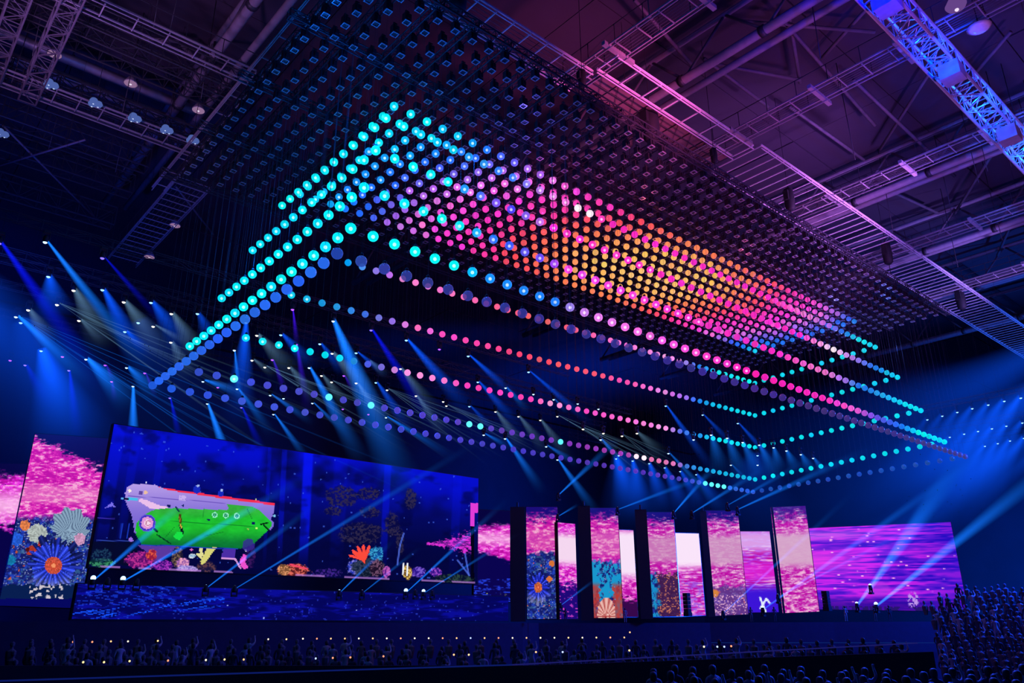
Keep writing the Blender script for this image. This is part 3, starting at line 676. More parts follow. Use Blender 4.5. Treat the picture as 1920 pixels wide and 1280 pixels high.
def paint_big(x, y, u, t):
    n = fbm(x / 60, y / 3.2 + u * 2, 90); img = np.tile(C3((110, 25, 215)), (len(x), 1)); img = mixc(img, (205, 35, 235), sstep(.45, .68, n)); img = mixc(img, (38, 10, 190), sstep(.46, .3, n) * (.5 + .5 * u))
    img = mixc(img, (240, 60, 235), sstep(.22, .03, abs(t - .42)) * sstep(.5, .0, u) * .8); img = mixc(img, (190, 110, 240), sstep(.1, .0, abs(t - .1)) * sstep(.7, .1, u) * .6)
    img = mixc(img, (48, 8, 150), sstep(.80, .95, t) * .8); img = mixc(img, (40, 15, 200), sstep(.6, 1, u) * .45)
    for k in range(46):
        a, b_ = 1522 + 275 * hsh(np.array([k]), np.array([1]), 5)[0], 992 + 135 * hsh(np.array([k]), np.array([2]), 5)[0]
        img = mixc(img, (255, 170, 235), sstep(1.5, .4, np.hypot((x - a) / 2.6, y - b_)))
    img = mixc(img, (255, 235, 250), sstep(7, 1, np.hypot(x - 1632, y - 1101))); img = mixc(img, (170, 60, 225), sstep(1, .7, np.hypot((x - 1648) / 24, (y - 1104) / 16)) * .5)
    d = np.hypot((x - 1712) / 13, (y - 1124) / 17); img = mixc(img, (190, 150, 235), sstep(1, .7, d) * sstep(.4, .6, vn(x / 2.4, y / 3, 93))); img = mixc(img, (40, 20, 110), (t > .95) * (vn(x / 5, y / 9, 94) > .5)); return img
def zb(pts): return [(180 + a / 5.053, 850 + b_ / 5.053) for a, b_ in pts]
def paint_main(x, y, u, t):
    img = np.tile(C3((4, 8, 88)), (len(x), 1)); n = fbm(x / 80, y / 60, 101)
    img = mixc(img, (6, 14, 205), sstep(.62, .02, t) * sstep(.35, .7, n + .12)); img = mixc(img, (3, 4, 45), sstep(.45, .8, t) * .6); img = mixc(img, (2, 6, 50), sstep(60, 20, np.hypot((x - 340) / 1.6, y - 880)) * .0)
    for a, wd, s in ((578, 11, .75), (533, 6, .4), (728, 8, .4), (215, 14, .35), (250, 10, .2), (505, 4, .3), (300, 8, .2), (890 - 30, 10, .2), (640, 16, .18)):
        xx = x - a + (y - 860) * (.05 if a > 400 else .16); img = mixc(img, (8, 22, 255), sstep(wd, wd * .6, abs(xx)) * s * sstep(1.0, .55, t))
    img = mixc(img, (2, 3, 50), sstep(.55, .8, fbm(x / 40, y / 25, 103)) * .5)
    sp = hsh(np.floor(x / 2.6), np.floor(y / 2.6), 7); img = mixc(img, (70, 110, 240), (sp > .994) * .6)
    # brownish far tree of coral
    for a, b_, rx, ry in ((640, 930, 34, 22), (690, 925, 24, 14), (625, 958, 18, 10), (693, 960, 22, 12), (675, 1000, 46, 24), (735, 985, 16, 26), (770, 935, 12, 22), (750, 1015, 8, 30)):
        d = np.hypot((x - a) / rx, (y - b_) / ry) + .5 * (fbm(x / 5, y / 5, 104) - .4); img = mixc(img, (78, 66, 96), sstep(1.05, .8, d) * sstep(.47, .6, fbm(x / 3.5, y / 3, 105)) * .85); img = mixc(img, (14, 12, 44), sstep(1.05, .8, d) * .45)
    # pink glow of the sunset sky at the screen's end
    d = abs(y - (1018 + (x - 880) * -.02)) / (2 + np.clip((x - 810) * .22, 0, 18)); nn = fbm(x / 6, y / 2.4, 106); img = mixc(img, (225, 50, 215), sstep(1.15, .75, d + 2.2 * (fbm(x / 4, y / 1.8, 107) - .5)) * (x > 800) * (x < 884) * (.45 + .55 * sstep(.35, .6, nn)))
    k = (x > 882) & (x < 896) & (y > 943) & (y < 986) & ~((x > 890) & (y > 961)); img[k] = (225, 60, 215); img[(x > 883) & (x < 889) & (y >= 986)] = (3, 3, 25)
    # dark stage in the picture, reef
    k = poly(x, y, [(165, 1014), (255, 1016), (262, 1062), (160, 1052)]); img = mixc(img, (5, 10, 40), k * .8); img = mixc(img, (60, 90, 200), sstep(1.3, .5, segd(x, y, (180, 1013), (250, 1014))) * .7); img = mixc(img, (70, 50, 190), sstep(1.3, .5, segd(x, y, (181, 970), (215, 972))) * .8)
    for a in (227, 240): img = mixc(img, (25, 60, 200), sstep(2.2, 1, segd(x, y, (a + 2, 982), (a - 2, 1008))) * .8)
    def coral(img, a, b_, rx, ry, c, c2, seed, amt=.95):
        d = np.hypot((x - a) / rx, (y - b_) / ry) + .55 * (fbm(x / 4.5, y / 4.5, seed) - .45); m_ = sstep(1.02, .88, d); q = fbm(x / 2.6, y / 2.6, seed + 3)
        cc = C3(c)[None] * (1 - sstep(.42, .62, q))[:, None] + C3(c2)[None] * sstep(.42, .62, q)[:, None]; m_ = (m_ * amt)[:, None]; return img * (1 - m_) + cc * m_
    img = coral(img, 192, 1055, 26, 9, (10, 60, 50), (70, 170, 110), 110, .8); img = coral(img, 190, 1042, 22, 14, (6, 18, 60), (40, 90, 120), 111, .6)
    k = poly(x, y, zb([(390, 868), (760, 878), (700, 950), (560, 1045), (480, 930)])); img = mixc(img, (105, 65, 175), k * .85)
    img = coral(img, 262, 1049, 30, 17, (95, 15, 110), (200, 50, 150), 112); img = coral(img, 284, 1040, 11, 11, (150, 25, 60), (235, 90, 60), 113); img = coral(img, 305, 1060, 22, 11, (60, 15, 120), (170, 50, 190), 114)
    img = coral(img, 333, 1045, 12, 20, (30, 25, 50), (120, 95, 70), 115); img = coral(img, 343, 1056, 13, 13, (150, 90, 170), (250, 170, 200), 116); img = coral(img, 350, 1066, 22, 7, (130, 110, 200), (190, 170, 235), 117)
    img = coral(img, 386, 1062, 20, 13, (25, 20, 60), (95, 60, 70), 118); img = coral(img, 360, 1042, 7, 5, (150, 190, 220), (220, 230, 240), 119)
    for pl, c in (([(968, 875), (1015, 878), (1012, 960), (1000, 1000), (940, 950), (985, 940)], (225, 220, 150)), ([(1060, 880), (1140, 890), (1030, 1040), (1000, 1055), (990, 1015)], (215, 210, 120)), ([(1210, 900), (1325, 905), (1312, 992), (1185, 985)], (75, 45, 165)), ([(1185, 985), (1325, 990), (1380, 1090), (1365, 1095), (1315, 1008), (1190, 1003)], (215, 150, 220)), ([(1360, 1010), (1400, 950), (1435, 970), (1415, 1030), (1445, 1080), (1405, 1100), (1370, 1060)], (235, 80, 205))):
        img = put(img, poly(x, y, zb(pl)), c)
    img = coral(img, 470, 1040, 10, 26, (30, 10, 70), (90, 30, 110), 120, .6)
    # the green submersible
    lil = [(275, 372), (300, 312), (350, 290), (460, 290), (560, 295), (640, 330), (1697, 488), (1690, 545), (1655, 628), (1685, 650), (1680, 690), (1645, 735), (1400, 700), (560, 640), (400, 800), (362, 740), (352, 650), (335, 580), (275, 445)]
    k = poly(x, y, zb(lil)); img[k] = (160, 130, 222)
    shade = sstep(872, 985, y); img[k] = (C3((200, 172, 238))[None] * (1 - shade)[:, None] + C3((125, 105, 212))[None] * shade[:, None])[k]
    img = put(img, poly(x, y, zb([(420, 425), (480, 440), (600, 490), (700, 510), (640, 522), (520, 525), (400, 450)])), (235, 190, 235))
    img = put(img, poly(x, y, zb([(300, 415), (400, 425), (400, 448), (300, 445)])), (70, 190, 235)); img = put(img, poly(x, y, zb([(262, 418), (315, 418), (312, 442), (262, 440)])), (8, 14, 50))
    gr = [(385, 780), (372, 720), (385, 660), (430, 600), (490, 560), (560, 530), (700, 517), (1240, 535), (1258, 515), (1240, 478), (1480, 500), (1560, 545), (1668, 655), (1655, 700), (1620, 735), (1500, 850), (1420, 890), (1340, 902), (1100, 888), (430, 858)]
    k = poly(x, y, zb(gr)); zy = (y - 850) * 5.053; zx = (x - 180) * 5.053
    g1 = sstep(520, 640, zy); g2 = sstep(700, 890, zy); cc = C3((52, 176, 62))[None] * (1 - g1)[:, None] + C3((30, 190, 48))[None] * g1[:, None]; cc = cc * (1 - g2)[:, None] + C3((10, 112, 52))[None] * g2[:, None]
    cc = cc * (.88 + .24 * fbm(x / 14, y / 8, 130))[:, None]; img[k] = cc[k]
    for a, b_ in (((700, 640), (1500, 690)), ((1020, 520), (1010, 600)), ((1030, 780), (1200, 745)), ((1430, 520), (1480, 620)), ((740, 700), (660, 790))):
        A, B = zb([a, b_]); img = mixc(img, (10, 95, 35), sstep(1.0, .3, segd(x, y, A, B)) * .6)
    for a, b_, w_, c in (((310, 400), (1230, 470), .9, (110, 85, 190)), ((755, 505), (788, 550), 1.8, (6, 30, 45)), ((580, 770), (710, 855), 1.5, (5, 50, 35)), ((555, 715), (580, 740), 2.2, (10, 40, 30)), ((795, 585), (800, 650), 3.2, (70, 60, 20)), ((800, 680), (820, 750), 3.0, (10, 20, 35)), ((800, 675), (812, 705), 1.6, (200, 170, 60)), ((792, 600), (796, 640), 1.4, (150, 110, 40)), ((1560, 672), (1625, 655), 1.7, (3, 20, 20)), ((1590, 680), (1640, 728), 1.9, (3, 20, 20)), ((430, 862), (1340, 905), 1.1, (30, 60, 190))):
        A, B = zb([a, b_]); img = mixc(img, c, sstep(w_, w_ * .6, segd(x, y, A, B)))
    img = put(img, poly(x, y, zb([(735, 780), (770, 742), (815, 745), (825, 785), (790, 820), (750, 805)])), (25, 225, 70))
    img = put(img, poly(x, y, zb([(590, 315), (700, 335), (1697, 470), (1695, 492), (1200, 425), (700, 350)])), (240, 45, 80))
    for a, b_ in ((1125, 580), (1230, 586), (1333, 590)):
        X, Y = zb([(a, b_)])[0]; d = np.hypot(x - X, y - Y); img[d < 5.4] = (150, 235, 205); img[d < 3.4] = (25, 150, 70); img[d < 1.6] = (90, 160, 180)
    for a, b_, r in ((1065, 627, 2), (1490, 660, 2.4), (693, 495, 2.8), (825, 492, 2)): X, Y = zb([(a, b_)])[0]; img[np.hypot((x - X) * .8, y - Y) < r] = (10, 20, 90)
    X, Y = zb([(485, 658)])[0]; d = np.hypot(x - X, y - Y); img[d < 16] = (95, 75, 215); img[d < 14.5] = (60, 50, 190); img[d < 11.5] = (225, 150, 215); q = d + 3 * vn(x / 3, y / 3, 133); img[q < 8] = (245, 215, 235); img = mixc(img, (190, 110, 150), sstep(1.1, .4, abs(np.hypot(x - X - 2, y - Y) - 4.5)))
    for a, b_, r in ((955, 340, 6.8), (1183, 378, 5.6)):
        X, Y = zb([(a, b_)])[0]; k = (np.hypot(x - X, (y - Y) * .85) < r); img[k] = (22, 40, 190); img[np.hypot(x - X - 2, y - Y + r) < 2.6] = (165, 185, 240)
    for a, b_, r, c in ((320, 352, 3.0, (255, 240, 225)), (470, 370, 3.4, (235, 190, 160)), (425, 372, 4, (95, 70, 160)), (1515, 432, 1.6, (200, 220, 160)), (1525, 708, 2, (200, 250, 120)), (1440, 715, 1.6, (150, 200, 80)), (905, 912, 2.4, (230, 100, 190)), (1418, 915, 2, (220, 220, 250)), (245, 425, 2.5, (90, 170, 240)), (1688, 590, 2.6, (120, 190, 230)), (475, 272, 1.6, (220, 220, 255))):
        X, Y = zb([(a, b_)])[0]; img[np.hypot(x - X, y - Y) < r] = c
    for (a, b_, c_, d_) in ((785, 395, 850, 445),):
        (X, Y), (X2, Y2) = zb([(a, b_), (c_, d_)]); k = (x > X) & (x < X2) & (y > Y) & (y < Y2); img = mixc(img, (215, 190, 245), k * (vn(x / 2, y / 2, 4) > .35) * .7)
    for (pts, c) in (([(85, 515), (150, 462), (190, 512), (150, 500)], (120, 110, 235)), ([(330, 790), (360, 825), (320, 838), (305, 815)], (150, 110, 220))): img = put(img, poly(x, y, zb(pts)), c)
    k = np.hypot((x - 466) / 11, (y - 1022) / 12) + .3 * (vn(x / 4, y / 4, 135) - .5) < 1; img = mixc(img, (55, 40, 150), k * .8)
    # reef beyond the submersible
    img = coral(img, 551, 1070, 30, 14, (90, 25, 30), (235, 110, 90), 140); img = coral(img, 532, 1068, 12, 12, (120, 80, 50), (235, 160, 110), 141)
    img = mixc(img, (240, 70, 100), sstep(2.6, 1.4, segd(x, y, (545, 1058), (575, 1066)))); img = coral(img, 615, 1074, 28, 9, (10, 10, 70), (75, 40, 150), 142, .8)
    img = coral(img, 668, 1064, 18, 15, (40, 60, 190), (150, 140, 235), 143); img = coral(img, 690, 1063, 34, 20, (12, 25, 40), (50, 60, 80), 144, .9)
    c0 = (684, 1052); th = np.arctan2(y - c0[1], x - c0[0]); r = np.hypot(x - c0[0], y - c0[1]); pet = 15 + 17 * np.abs(np.sin(th * 8.5)) ** .8; k = (r < pet) & (th > -2.85) & (th < -1.05); img[k] = (C3((255, 70, 60))[None] * (.75 + .35 * np.abs(np.sin(th * 8.5)))[:, None])[k]
    k = poly(x, y, [(660, 1036), (690, 1034), (684, 1056)]); img[k] = (250, 75, 60)
    img = coral(img, 706, 1038, 15, 15, (10, 60, 130), (60, 170, 215), 145); img = coral(img, 706, 1064, 15, 18, (30, 15, 40), (120, 80, 110), 146); img = coral(img, 725, 1072, 8, 12, (120, 40, 160), (235, 110, 210), 147, .8)
    img = coral(img, 764, 1073, 9, 15, (120, 80, 30), (250, 215, 110), 148); img = coral(img, 785, 1072, 14, 11, (50, 20, 150), (150, 110, 235), 149, .85); img = coral(img, 817, 1072, 12, 10, (60, 20, 150), (200, 90, 230), 150, .8)
    for a, b_ in (((755, 1076), (757, 1056)), ((763, 1078), (764, 1056))): img = mixc(img, (235, 240, 250), sstep(2, 1, segd(x, y, a, b_)))
    for a, b_ in (((872, 1038), (879, 1078)), ((858, 1050), (880, 1078)), ((750, 1022), (745, 1058)), ((757, 1000), (750, 1022))): img = mixc(img, (80, 110, 225), sstep(2.2, 1, segd(x, y, a, b_)) * .8)
    img = coral(img, 850, 1085, 40, 10, (8, 20, 40), (50, 80, 60), 151, .8)
    base = 1062 + (x - 162) * .0435; img = mixc(img, (190, 130, 215), sstep(4.5, 2.5, base - y) * (vn(x / 30, y * 0, 152) > .5) * .7); return img
def paint_fascia(x, y, u, t):
    img = np.tile(C3((4, 5, 90)), (len(x), 1)); n = fbm(x / 40, y / 8, 160); img = mixc(img, (10, 12, 150), sstep(.45, .7, n))
    cyv = 1148 - (x - 200) * .09; k = fbm((x + 3.2 * y) / 16, (y + x * .18) / 2.2, 161); img = mixc(img, (20, 80, 250), sstep(.56, .66, k) * sstep(14, 5, abs(y - cyv)) * (x < 420)); img = mixc(img, (25, 70, 240), sstep(.6, .7, vn((x + 2 * y) / 12, (y - x * .3) / 2, 162)) * (x < 330) * (y < 1135) * (x - 170 + (y - 1100) > 0) * .6)
    sp = hsh(np.floor(x / 2.4), np.floor(y / 2.4), 163); img = mixc(img, (60, 90, 250), (sp > .975) * .45 * sstep(.2, .6, fbm(x / 50, y / 20, 164) * 1.4)); img = mixc(img, (170, 190, 255), (sp > .9985) * .8); img = mixc(img, (30, 45, 235), sstep(.5, .7, fbm(x / 7, y / 5, 165)) * sstep(30, 8, np.hypot(x - 570, (y - 1147) * 1.8)) * .8)
    return img

led_base = M_DARK
def led(name, label, A, B, z0a, z0b, z1a, z1b, painter, cw, ch, group=None, depth=.5):
    """A, B plan points of the two ends; z at foot/top of each end; painter gives the colours of its cells"""
    t = tag(empty(name, (A[0], A[1], z0a)), label, 'screen', group)
    A = np.array(A[:2], float); B = np.array(B[:2], float)
    qa, qb, qc = pix((*A, z1a)), pix((*B, z1b)), pix((*A, z0a))
    nu = max(6, int(abs(qb[0] - qa[0]) / cw)); nv_ = max(6, int(abs(qc[1] - qa[1]) / ch))
    U, Vv = np.meshgrid(np.linspace(0, 1, nu + 1), np.linspace(0, 1, nv_ + 1), indexing='ij')
    X = A[0] * (1 - U) + B[0] * U; Y = A[1] * (1 - U) + B[1] * U
    zb_ = z0a * (1 - U) + z0b * U; zt = z1a * (1 - U) + z1b * U; Zz = zb_ * (1 - Vv) + zt * Vv
    P = np.stack([X, Y, Zz], -1).reshape(-1, 3)
    idx = np.arange((nu + 1) * (nv_ + 1)).reshape(nu + 1, nv_ + 1)
    fa = np.stack([idx[:-1, :-1], idx[1:, :-1], idx[1:, 1:], idx[:-1, 1:]], -1).reshape(-1, 4)
    cen = P[fa].mean(1); v = cen - np.array([0, 0, CAMZ]); zz = v @ CF; x = 960 + F_PX * (v @ CR) / zz; y = 640 - F_PX * (v @ CU) / zz
    u = ((U[:-1, :-1] + U[1:, 1:]) / 2).reshape(-1); tt = 1 - ((Vv[:-1, :-1] + Vv[1:, 1:]) / 2).reshape(-1)
    img = np.clip(painter(x, y, u, tt), 0, 255) / 255.0
    img = np.where(img <= .04045, img / 12.92, ((img + .055) / 1.055) ** 2.4)
    me = bpy.data.meshes.new('screen_face'); me.vertices.add(len(P)); me.vertices.foreach_set('co', (P - np.array([A[0], A[1], z0a])).astype(np.float32).ravel())
    me.loops.add(fa.size); me.loops.foreach_set('vertex_index', fa.astype(np.int32).ravel()); me.polygons.add(len(fa))
    me.polygons.foreach_set('loop_start', np.arange(0, fa.size, 4, dtype=np.int32)); me.polygons.foreach_set('loop_total', np.full(len(fa), 4, np.int32)); me.update()
    at = me.attributes.new('led', 'FLOAT_COLOR', 'CORNER'); c4 = np.concatenate([img, np.ones((len(img), 1))], 1).repeat(4, 0); at.data.foreach_set('color', c4.astype(np.float32).ravel())
    me.materials.append(M_LED); o = bpy.data.objects.new('screen_face', me); COL.objects.link(o); o.parent = t
    # casing behind the face
    d = B - A; nrm = np.array([-d[1], d[0]]) / np.linalg.norm(d)
    if nrm @ (A + B) < 0: nrm = -nrm
    e = d / np.linalg.norm(d) * .06; vs = []
    for off in (.03, depth):
        for Q, lo, hi, s in ((A - e, z0a, z1a, 1), (B + e, z0b, z1b, 1)):
            q = Q + nrm * off; vs += [(q[0] - A[0], q[1] - A[1], lo - z0a - .06), (q[0] - A[0], q[1] - A[1], hi - z0a + .06)]
    m = MB(); m.add(vs, [(0, 2, 3, 1), (4, 5, 7, 6), (0, 1, 5, 4), (2, 6, 7, 3), (1, 3, 7, 5), (0, 4, 6, 2)]); m.build('casing', M_DARK, t)
    return t
# main screen: parallel to the ball rig, a blue fascia screen below it
YS = 52.0
A, B = aty(200, 795, YS), aty(896, 895, YS)
tl, tr = aty(200, 795, YS)[2], aty(896, 895, YS)[2]; zt = (tl + tr) / 2
zl = (aty(162, 1062, YS)[2] + aty(875, 1093, YS)[2]) / 2
led('led_screen', 'widest screen with a green submersible among corals in deep blue water', aty(190, 930, YS), aty(896, 990, YS), zl, zl, zt, zt, paint_main, 1.75, 1.75)
A2, B2 = aty(150, 1130, YS - 1.5), aty(953, 1140, YS - 1.5)
zf0 = aty(540, 1162, YS - 1.5)[2]; zf1 = aty(540, 1106, YS - 1.5)[2]
led('fascia_screen', 'low dark blue screen strip under the submersible screen', aty(140, 1130, YS - 1.5), B2, zf0, zf0, zf1, zf1, paint_fascia, 2.4, 2.0)
def by_px(xb, yb, xt, yt, h, ref=None):
    """upright edge whose top is seen at (xt, yt) at height h; returns plan point, foot z, top z"""
    P = ath(xt, yt, h); r = math.hypot(P[0], P[1]); Q = atr(xb, yb, r); return (P[:2] + Q[:2]) / 2, Q[2], P[2]
def upright(name, label, L4, h, painter, cw=2.0, group=None, hr=None):
    (xb, yb, xt, yt), (xb2, yb2, xt2, yt2) = L4
    Pa, z0a, z1a = by_px(xb, yb, xt, yt, h); Pb, z0b, z1b = by_px(xb2, yb2, xt2, yt2, hr or h)
    return led(name, label, Pa, Pb, z0a, z0b, z1a, z1b, painter, cw, cw, group)
cols = [((990, 1160, 985, 950), (1050, 1160, 1045, 950)), ((1113, 1158, 1106, 952), (1167, 1158, 1159, 952)), ((1222, 1156, 1211, 960), (1276, 1155, 1263, 960)), ((1339, 1154, 1323, 957), (1402, 1151, 1384, 957)), ((1466, 1149, 1446, 951), (1534, 1146, 1512, 948))]
cl = ['first upright screen with a large blue daisy below pink clouds', 'second upright screen with turquoise coral and red fronds', 'third upright screen with pale pink sky over branching coral', 'fourth upright screen, mostly pale pink with small flowers at its foot', 'widest upright screen showing only pink rippled sky']
for k in range(5): upright('upright_screen', cl[k], cols[k], 12, paint_col(k), 1.9, 'upright column screens')
bks = [((1050, 1160, 1046, 979), (1083, 1160, 1079, 982)), ((1168, 1156, 1160, 993), (1196, 1156, 1188, 994)), ((1276, 1155, 1264, 999), (1323, 1153, 1310, 1000)), ((1402, 1148, 1386, 996), (1460, 1147, 1443, 996))]
bl_ = ['narrow screen of white and magenta cloud between first and second uprights', 'narrowest pinkish white screen between second and third uprights', 'brightest white and lilac screen between third and fourth uprights', 'striped pink and violet screen between fourth and fifth uprights']
for k in range(4): upright('back_screen', bl_[k], bks[k], 10.2, paint_back(k), 2.0, 'lower screens between the uprights')
upright('wide_screen', 'broad violet and magenta striped screen at the far end of the stage', ((1530, 1142, 1517, 990), (1808, 1146, 1789, 978)), 10.2, paint_big, 2.2)
upright('side_screen', 'tall tilted looking screen with blue daisy and feathery plants under pink clouds', ((4, 1135, 60, 812), (150, 1140, 207, 822)), 13.5, paint_left, 1.9)
upright('side_screen', 'screen edge with pink clouds beside the tall daisy screen', ((-60, 1100, -25, 868), (12, 1100, 42, 868)), 11.5, paint_pinkband, 2.2)
Pm = by_px(893, 1125, 889, 960, 10.5)
upright('back_screen', 'pink cloud screen just past the end of the submersible screen', ((893, 1125, 886, 955), (958, 1128, 955, 958)), 10.5, paint_mid, 2.0, 'lower screens between the uprights')

# black towers between the uprights
for k, (xl, xr, yt, yb, h, lb) in enumerate(((957, 984, 950, 1165, 12.2, 'black stage tower before the first upright screen'), (1083, 1106, 948, 1163, 12.2, 'black stage tower before the second upright screen'), (1190, 1212, 955, 1160, 12.0, 'black stage tower before the third upright screen'),
                            (1312, 1324, 958, 1156, 11.6, 'black stage tower before the fourth upright screen'), (1446, 1450, 958, 1150, 11.4, 'thin black pole before the widest upright screen'))):
    r = 71 if k < 3 else 78
    a, c = atr(xl, yt, r), atr(xr, yt, r); f0 = atr(xl, yb, r)
    t = tag(empty('stage_tower', (a[0], a[1], f0[2])), lb, 'tower', 'black towers between the screens')
    d = c[:2] - a[:2]; n_ = np.array([-d[1], d[0]]); n_ = n_ / np.linalg.norm(n_); H = a[2] - f0[2]
    m = MB(); ps = [(0, 0), tuple(d), tuple(d + n_ * .8), tuple(n_ * .8)]
    m.add([(*p, z) for z in (0, H) for p in ps], [(0, 3, 2, 1), (4, 5, 6, 7), (0, 1, 5, 4), (1, 2, 6, 5), (2, 3, 7, 6), (3, 0, 4, 7)]); m.build('cladding', M_DARK, t)
    m = MB(); m.bar((d[0] / 2, d[1] / 2, H), (d[0] / 2, d[1] / 2, H + .4), .1, 6); m.build('top_spigot', M_TRUSS, t)
for (x_, y0_, y1_, lb) in ((1290, 1111, 1155, 'short black speaker tower standing before the white lilac screen'), (1552, 1107, 1145, 'short black speaker tower before the broad violet screen')):
    P, Q = atr(x_, y0_, 68), atr(x_, y1_, 68)
    t = tag(empty('speaker_tower', tuple(Q)), lb, 'speaker')
    m = MB(); m.box((-.25, -.25, 0), (.25, .25, .3)); m.build('base', M_DARK, t)
    for k in range(5):
        m = MB(); s_ = (P[2] - Q[2] - .3) / 5; m.box((-.22, -.22, .3 + k * s_), (.22, .22, .3 + (k + .94) * s_)); m.build('cabinet', M_DARK, t)

# stage deck and plinth (follows the screens)
M_PL = pbr('plinth_cloth', (.012, .014, .05), .9)
st = [aty(-220, 1160, 49.5), aty(980, 1166, 49.5), atr(1010, 1166, 70), atr(1330, 1160, 73), atr(1560, 1150, 74), atr(1830, 1146, 76)]
m = MB(); n0 = len(st); top = Z(.45)
vs = [(p[0], p[1], 0) for p in st] + [(p[0], p[1], top) for p in st] + [(p[0] * 1.35, p[1] * 1.35, top) for p in st]
m.add(vs, [(k, k + 1, n0 + k + 1, n0 + k) for k in range(n0 - 1)] + [(n0 + k, n0 + k + 1, 2 * n0 + k + 1, 2 * n0 + k) for k in range(n0 - 1)])
sp_ = tag(m.build('stage_platform', M_PL), 'long dark stage platform under all the screens', 'stage')
for a, c, col_ in ((0, 1, (.02, .03, .6)), (3, 4, (.02, .12, .8)), (4, 5, (.02, .12, .8))):
    m = MB(); p, q = Vector(st[a]), Vector(st[c]); p.z = q.z = 1.35 if a == 0 else top - 1.6; p = p * 1; m.bar((p.x * .995, p.y * .995, p.z), (q.x * .995, q.y * .995, q.z), .03, 4); m.build('light_strip', emit('strip', col_, .18), sp_)

# performers on the far part of the stage
def skin_person(name, joints, edges, radii, mat):
    me = bpy.data.meshes.new(name); me.from_pydata(joints, edges, []); ob = bpy.data.objects.new(name, me); COL.objects.link(ob)
    md = ob.modifiers.new('s', 'SKIN'); sv = me.skin_vertices[0].data
    for k, r in enumerate(radii): sv[k].radius = (r, r * (.75 if k in (1, 2, 3) else 1))
    sv[0].use_root = True; md.use_smooth_shade = True
    sb = ob.modifiers.new('d', 'SUBSURF'); sb.levels = 1; sb.render_levels = 1
    dg = bpy.context.evaluated_depsgraph_get(); dg.update(); out = bpy.data.meshes.new_from_object(ob.evaluated_get(dg)); out.name = name
    bpy.data.objects.remove(ob); out.materials.clear(); out.materials.append(mat); return out
def body(kind, mat):
    # 0 pelvis 1 belly 2 chest 3 upper chest 4 neck 5 head 6 crown, arms, legs
    J = [(0, 0, .95), (0, 0, 1.1), (0, 0, 1.28), (0, 0, 1.42), (0, .01, 1.52), (0, .03, 1.62), (0, .02, 1.72)]; R = [.14, .13, .15, .13, .055, .085, .07]
    E = [(0, 1), (1, 2), (2, 3), (3, 4), (4, 5), (5, 6)]
    for s in (-1, 1):
        n = len(J)
        if kind == 'up' and s == 1: arm = [(s * .19, 0, 1.42), (s * .27, .12, 1.55), (s * .2, .2, 1.8), (s * .19, .22, 1.88)]
        elif kind == 'film': arm = [(s * .19, 0, 1.42), (s * .24, .12, 1.2), (s * .1, .32, 1.4), (s * .06, .36, 1.46)]
        else: arm = [(s * .19, 0, 1.42), (s * .25, .02, 1.15), (s * .2, .2, 1.0), (s * .15, .27, 1.0)]
        J += arm; R += [.062, .048, .035, .04]; E += [(3, n), (n, n + 1), (n + 1, n + 2), (n + 2, n + 3)]
        n = len(J); J += [(s * .1, 0, .88), (s * .11, .03, .5), (s * .11, 0, .08), (s * .12, .14, .04)]; R += [.095, .065, .045, .04]; E += [(0, n), (n, n + 1), (n + 1, n + 2), (n + 2, n + 3)]
    return skin_person('person', J, E, R, mat)
M_SHIRT = [pbr('cloth_navy', (.03, .035, .07), .9), pbr('cloth_pale', (.30, .30, .34), .9), pbr('cloth_grey', (.09, .09, .11), .9)]
M_HAIR = pbr('hair', (.03, .025, .03), .6)
bodies = [body(k, M_SHIRT[n]) for n, k in enumerate(('down', 'up', 'film'))] + [body('down', M_SHIRT[1])]
m = MB(); m.lathe([(.06, -.16), (.1, -.08), (.108, .02), (.09, .09), (.04, .125)], 12, (0, -.015, 0)); hairm = m.mesh('hair', M_HAIR, True)
npers = 0
def person(P, face, kind, label, group, s=1.0):
    global npers; npers += 1
    o = link('person', bodies[kind], None, P, (0, 0, face), (s, s, s)); tag(o, label, 'person', group)
    link('hair', hairm, o, (0, .02, 1.66)); return o
for k, x_ in enumerate((1060, 1172, 1408, 1452, 1585, 1640, 1668)):
    r = 67; P = atr(x_, 1150, r); person((P[0], P[1], top), -YAW + PI, k % 3, f'tiny dark performer on the stage edge, {ordinal(k)} along from the daisy screen', 'performers on the stage', .62)

# ------------------------------------------------------------------ the audience
heads = []
def arc_rows(x_a, x_b, rows, r0, dr, y0, y1, step, jit=.12, tiers=None):
    out = []
    for k in range(rows):
        r = r0 + dr * k; y = y0 + (y1 - y0) * k / max(1, rows - 1)
        x = x_a
        while x < x_b:
            P = atr(x, y, r); out.append((P * np.array([1, 1, 1]) , r, k, x)); x += step * F_PX / (r * .94) * random.uniform(.85, 1.2)
    return out
def tier(name, x_a, x_b, rows, r0, dr, y0, y1, drop):
    """stepped platform under the rows"""
    m = MB(); n = 14
    for k in range(rows):
        y = y0 + (y1 - y0) * k / max(1, rows - 1); ra, rb = r0 + dr * (k - .5), r0 + dr * (k + .5)
        a = [atr(x_a + (x_b - x_a) * q / n, y, ra) for q in range(n + 1)]; c = [(p[0] * rb / ra, p[1] * rb / ra) for p in a]; zt_ = atr((x_a + x_b) / 2, y, r0 + dr * k)[2] - drop
        vs = [(p[0], p[1], zt_) for p in a] + [(p[0], p[1], zt_) for p in c] + [(p[0], p[1], 0) for p in a]
        m.add(vs, [(q, q + 1, n + 2 + q, n + 1 + q) for q in range(n)] + [(q, q + 1, 2 * n + 3 + q, 2 * n + 2 + q) for q in range(n)])
    return tag(m.build(name, M_WALL), kind='structure')
fore = arc_rows(1225, 1950, 3, 24, 1.3, 1276, 1254, .62)
centre = arc_rows(60, 1700, 5, 41, 1.4, 1238, 1199, .95)
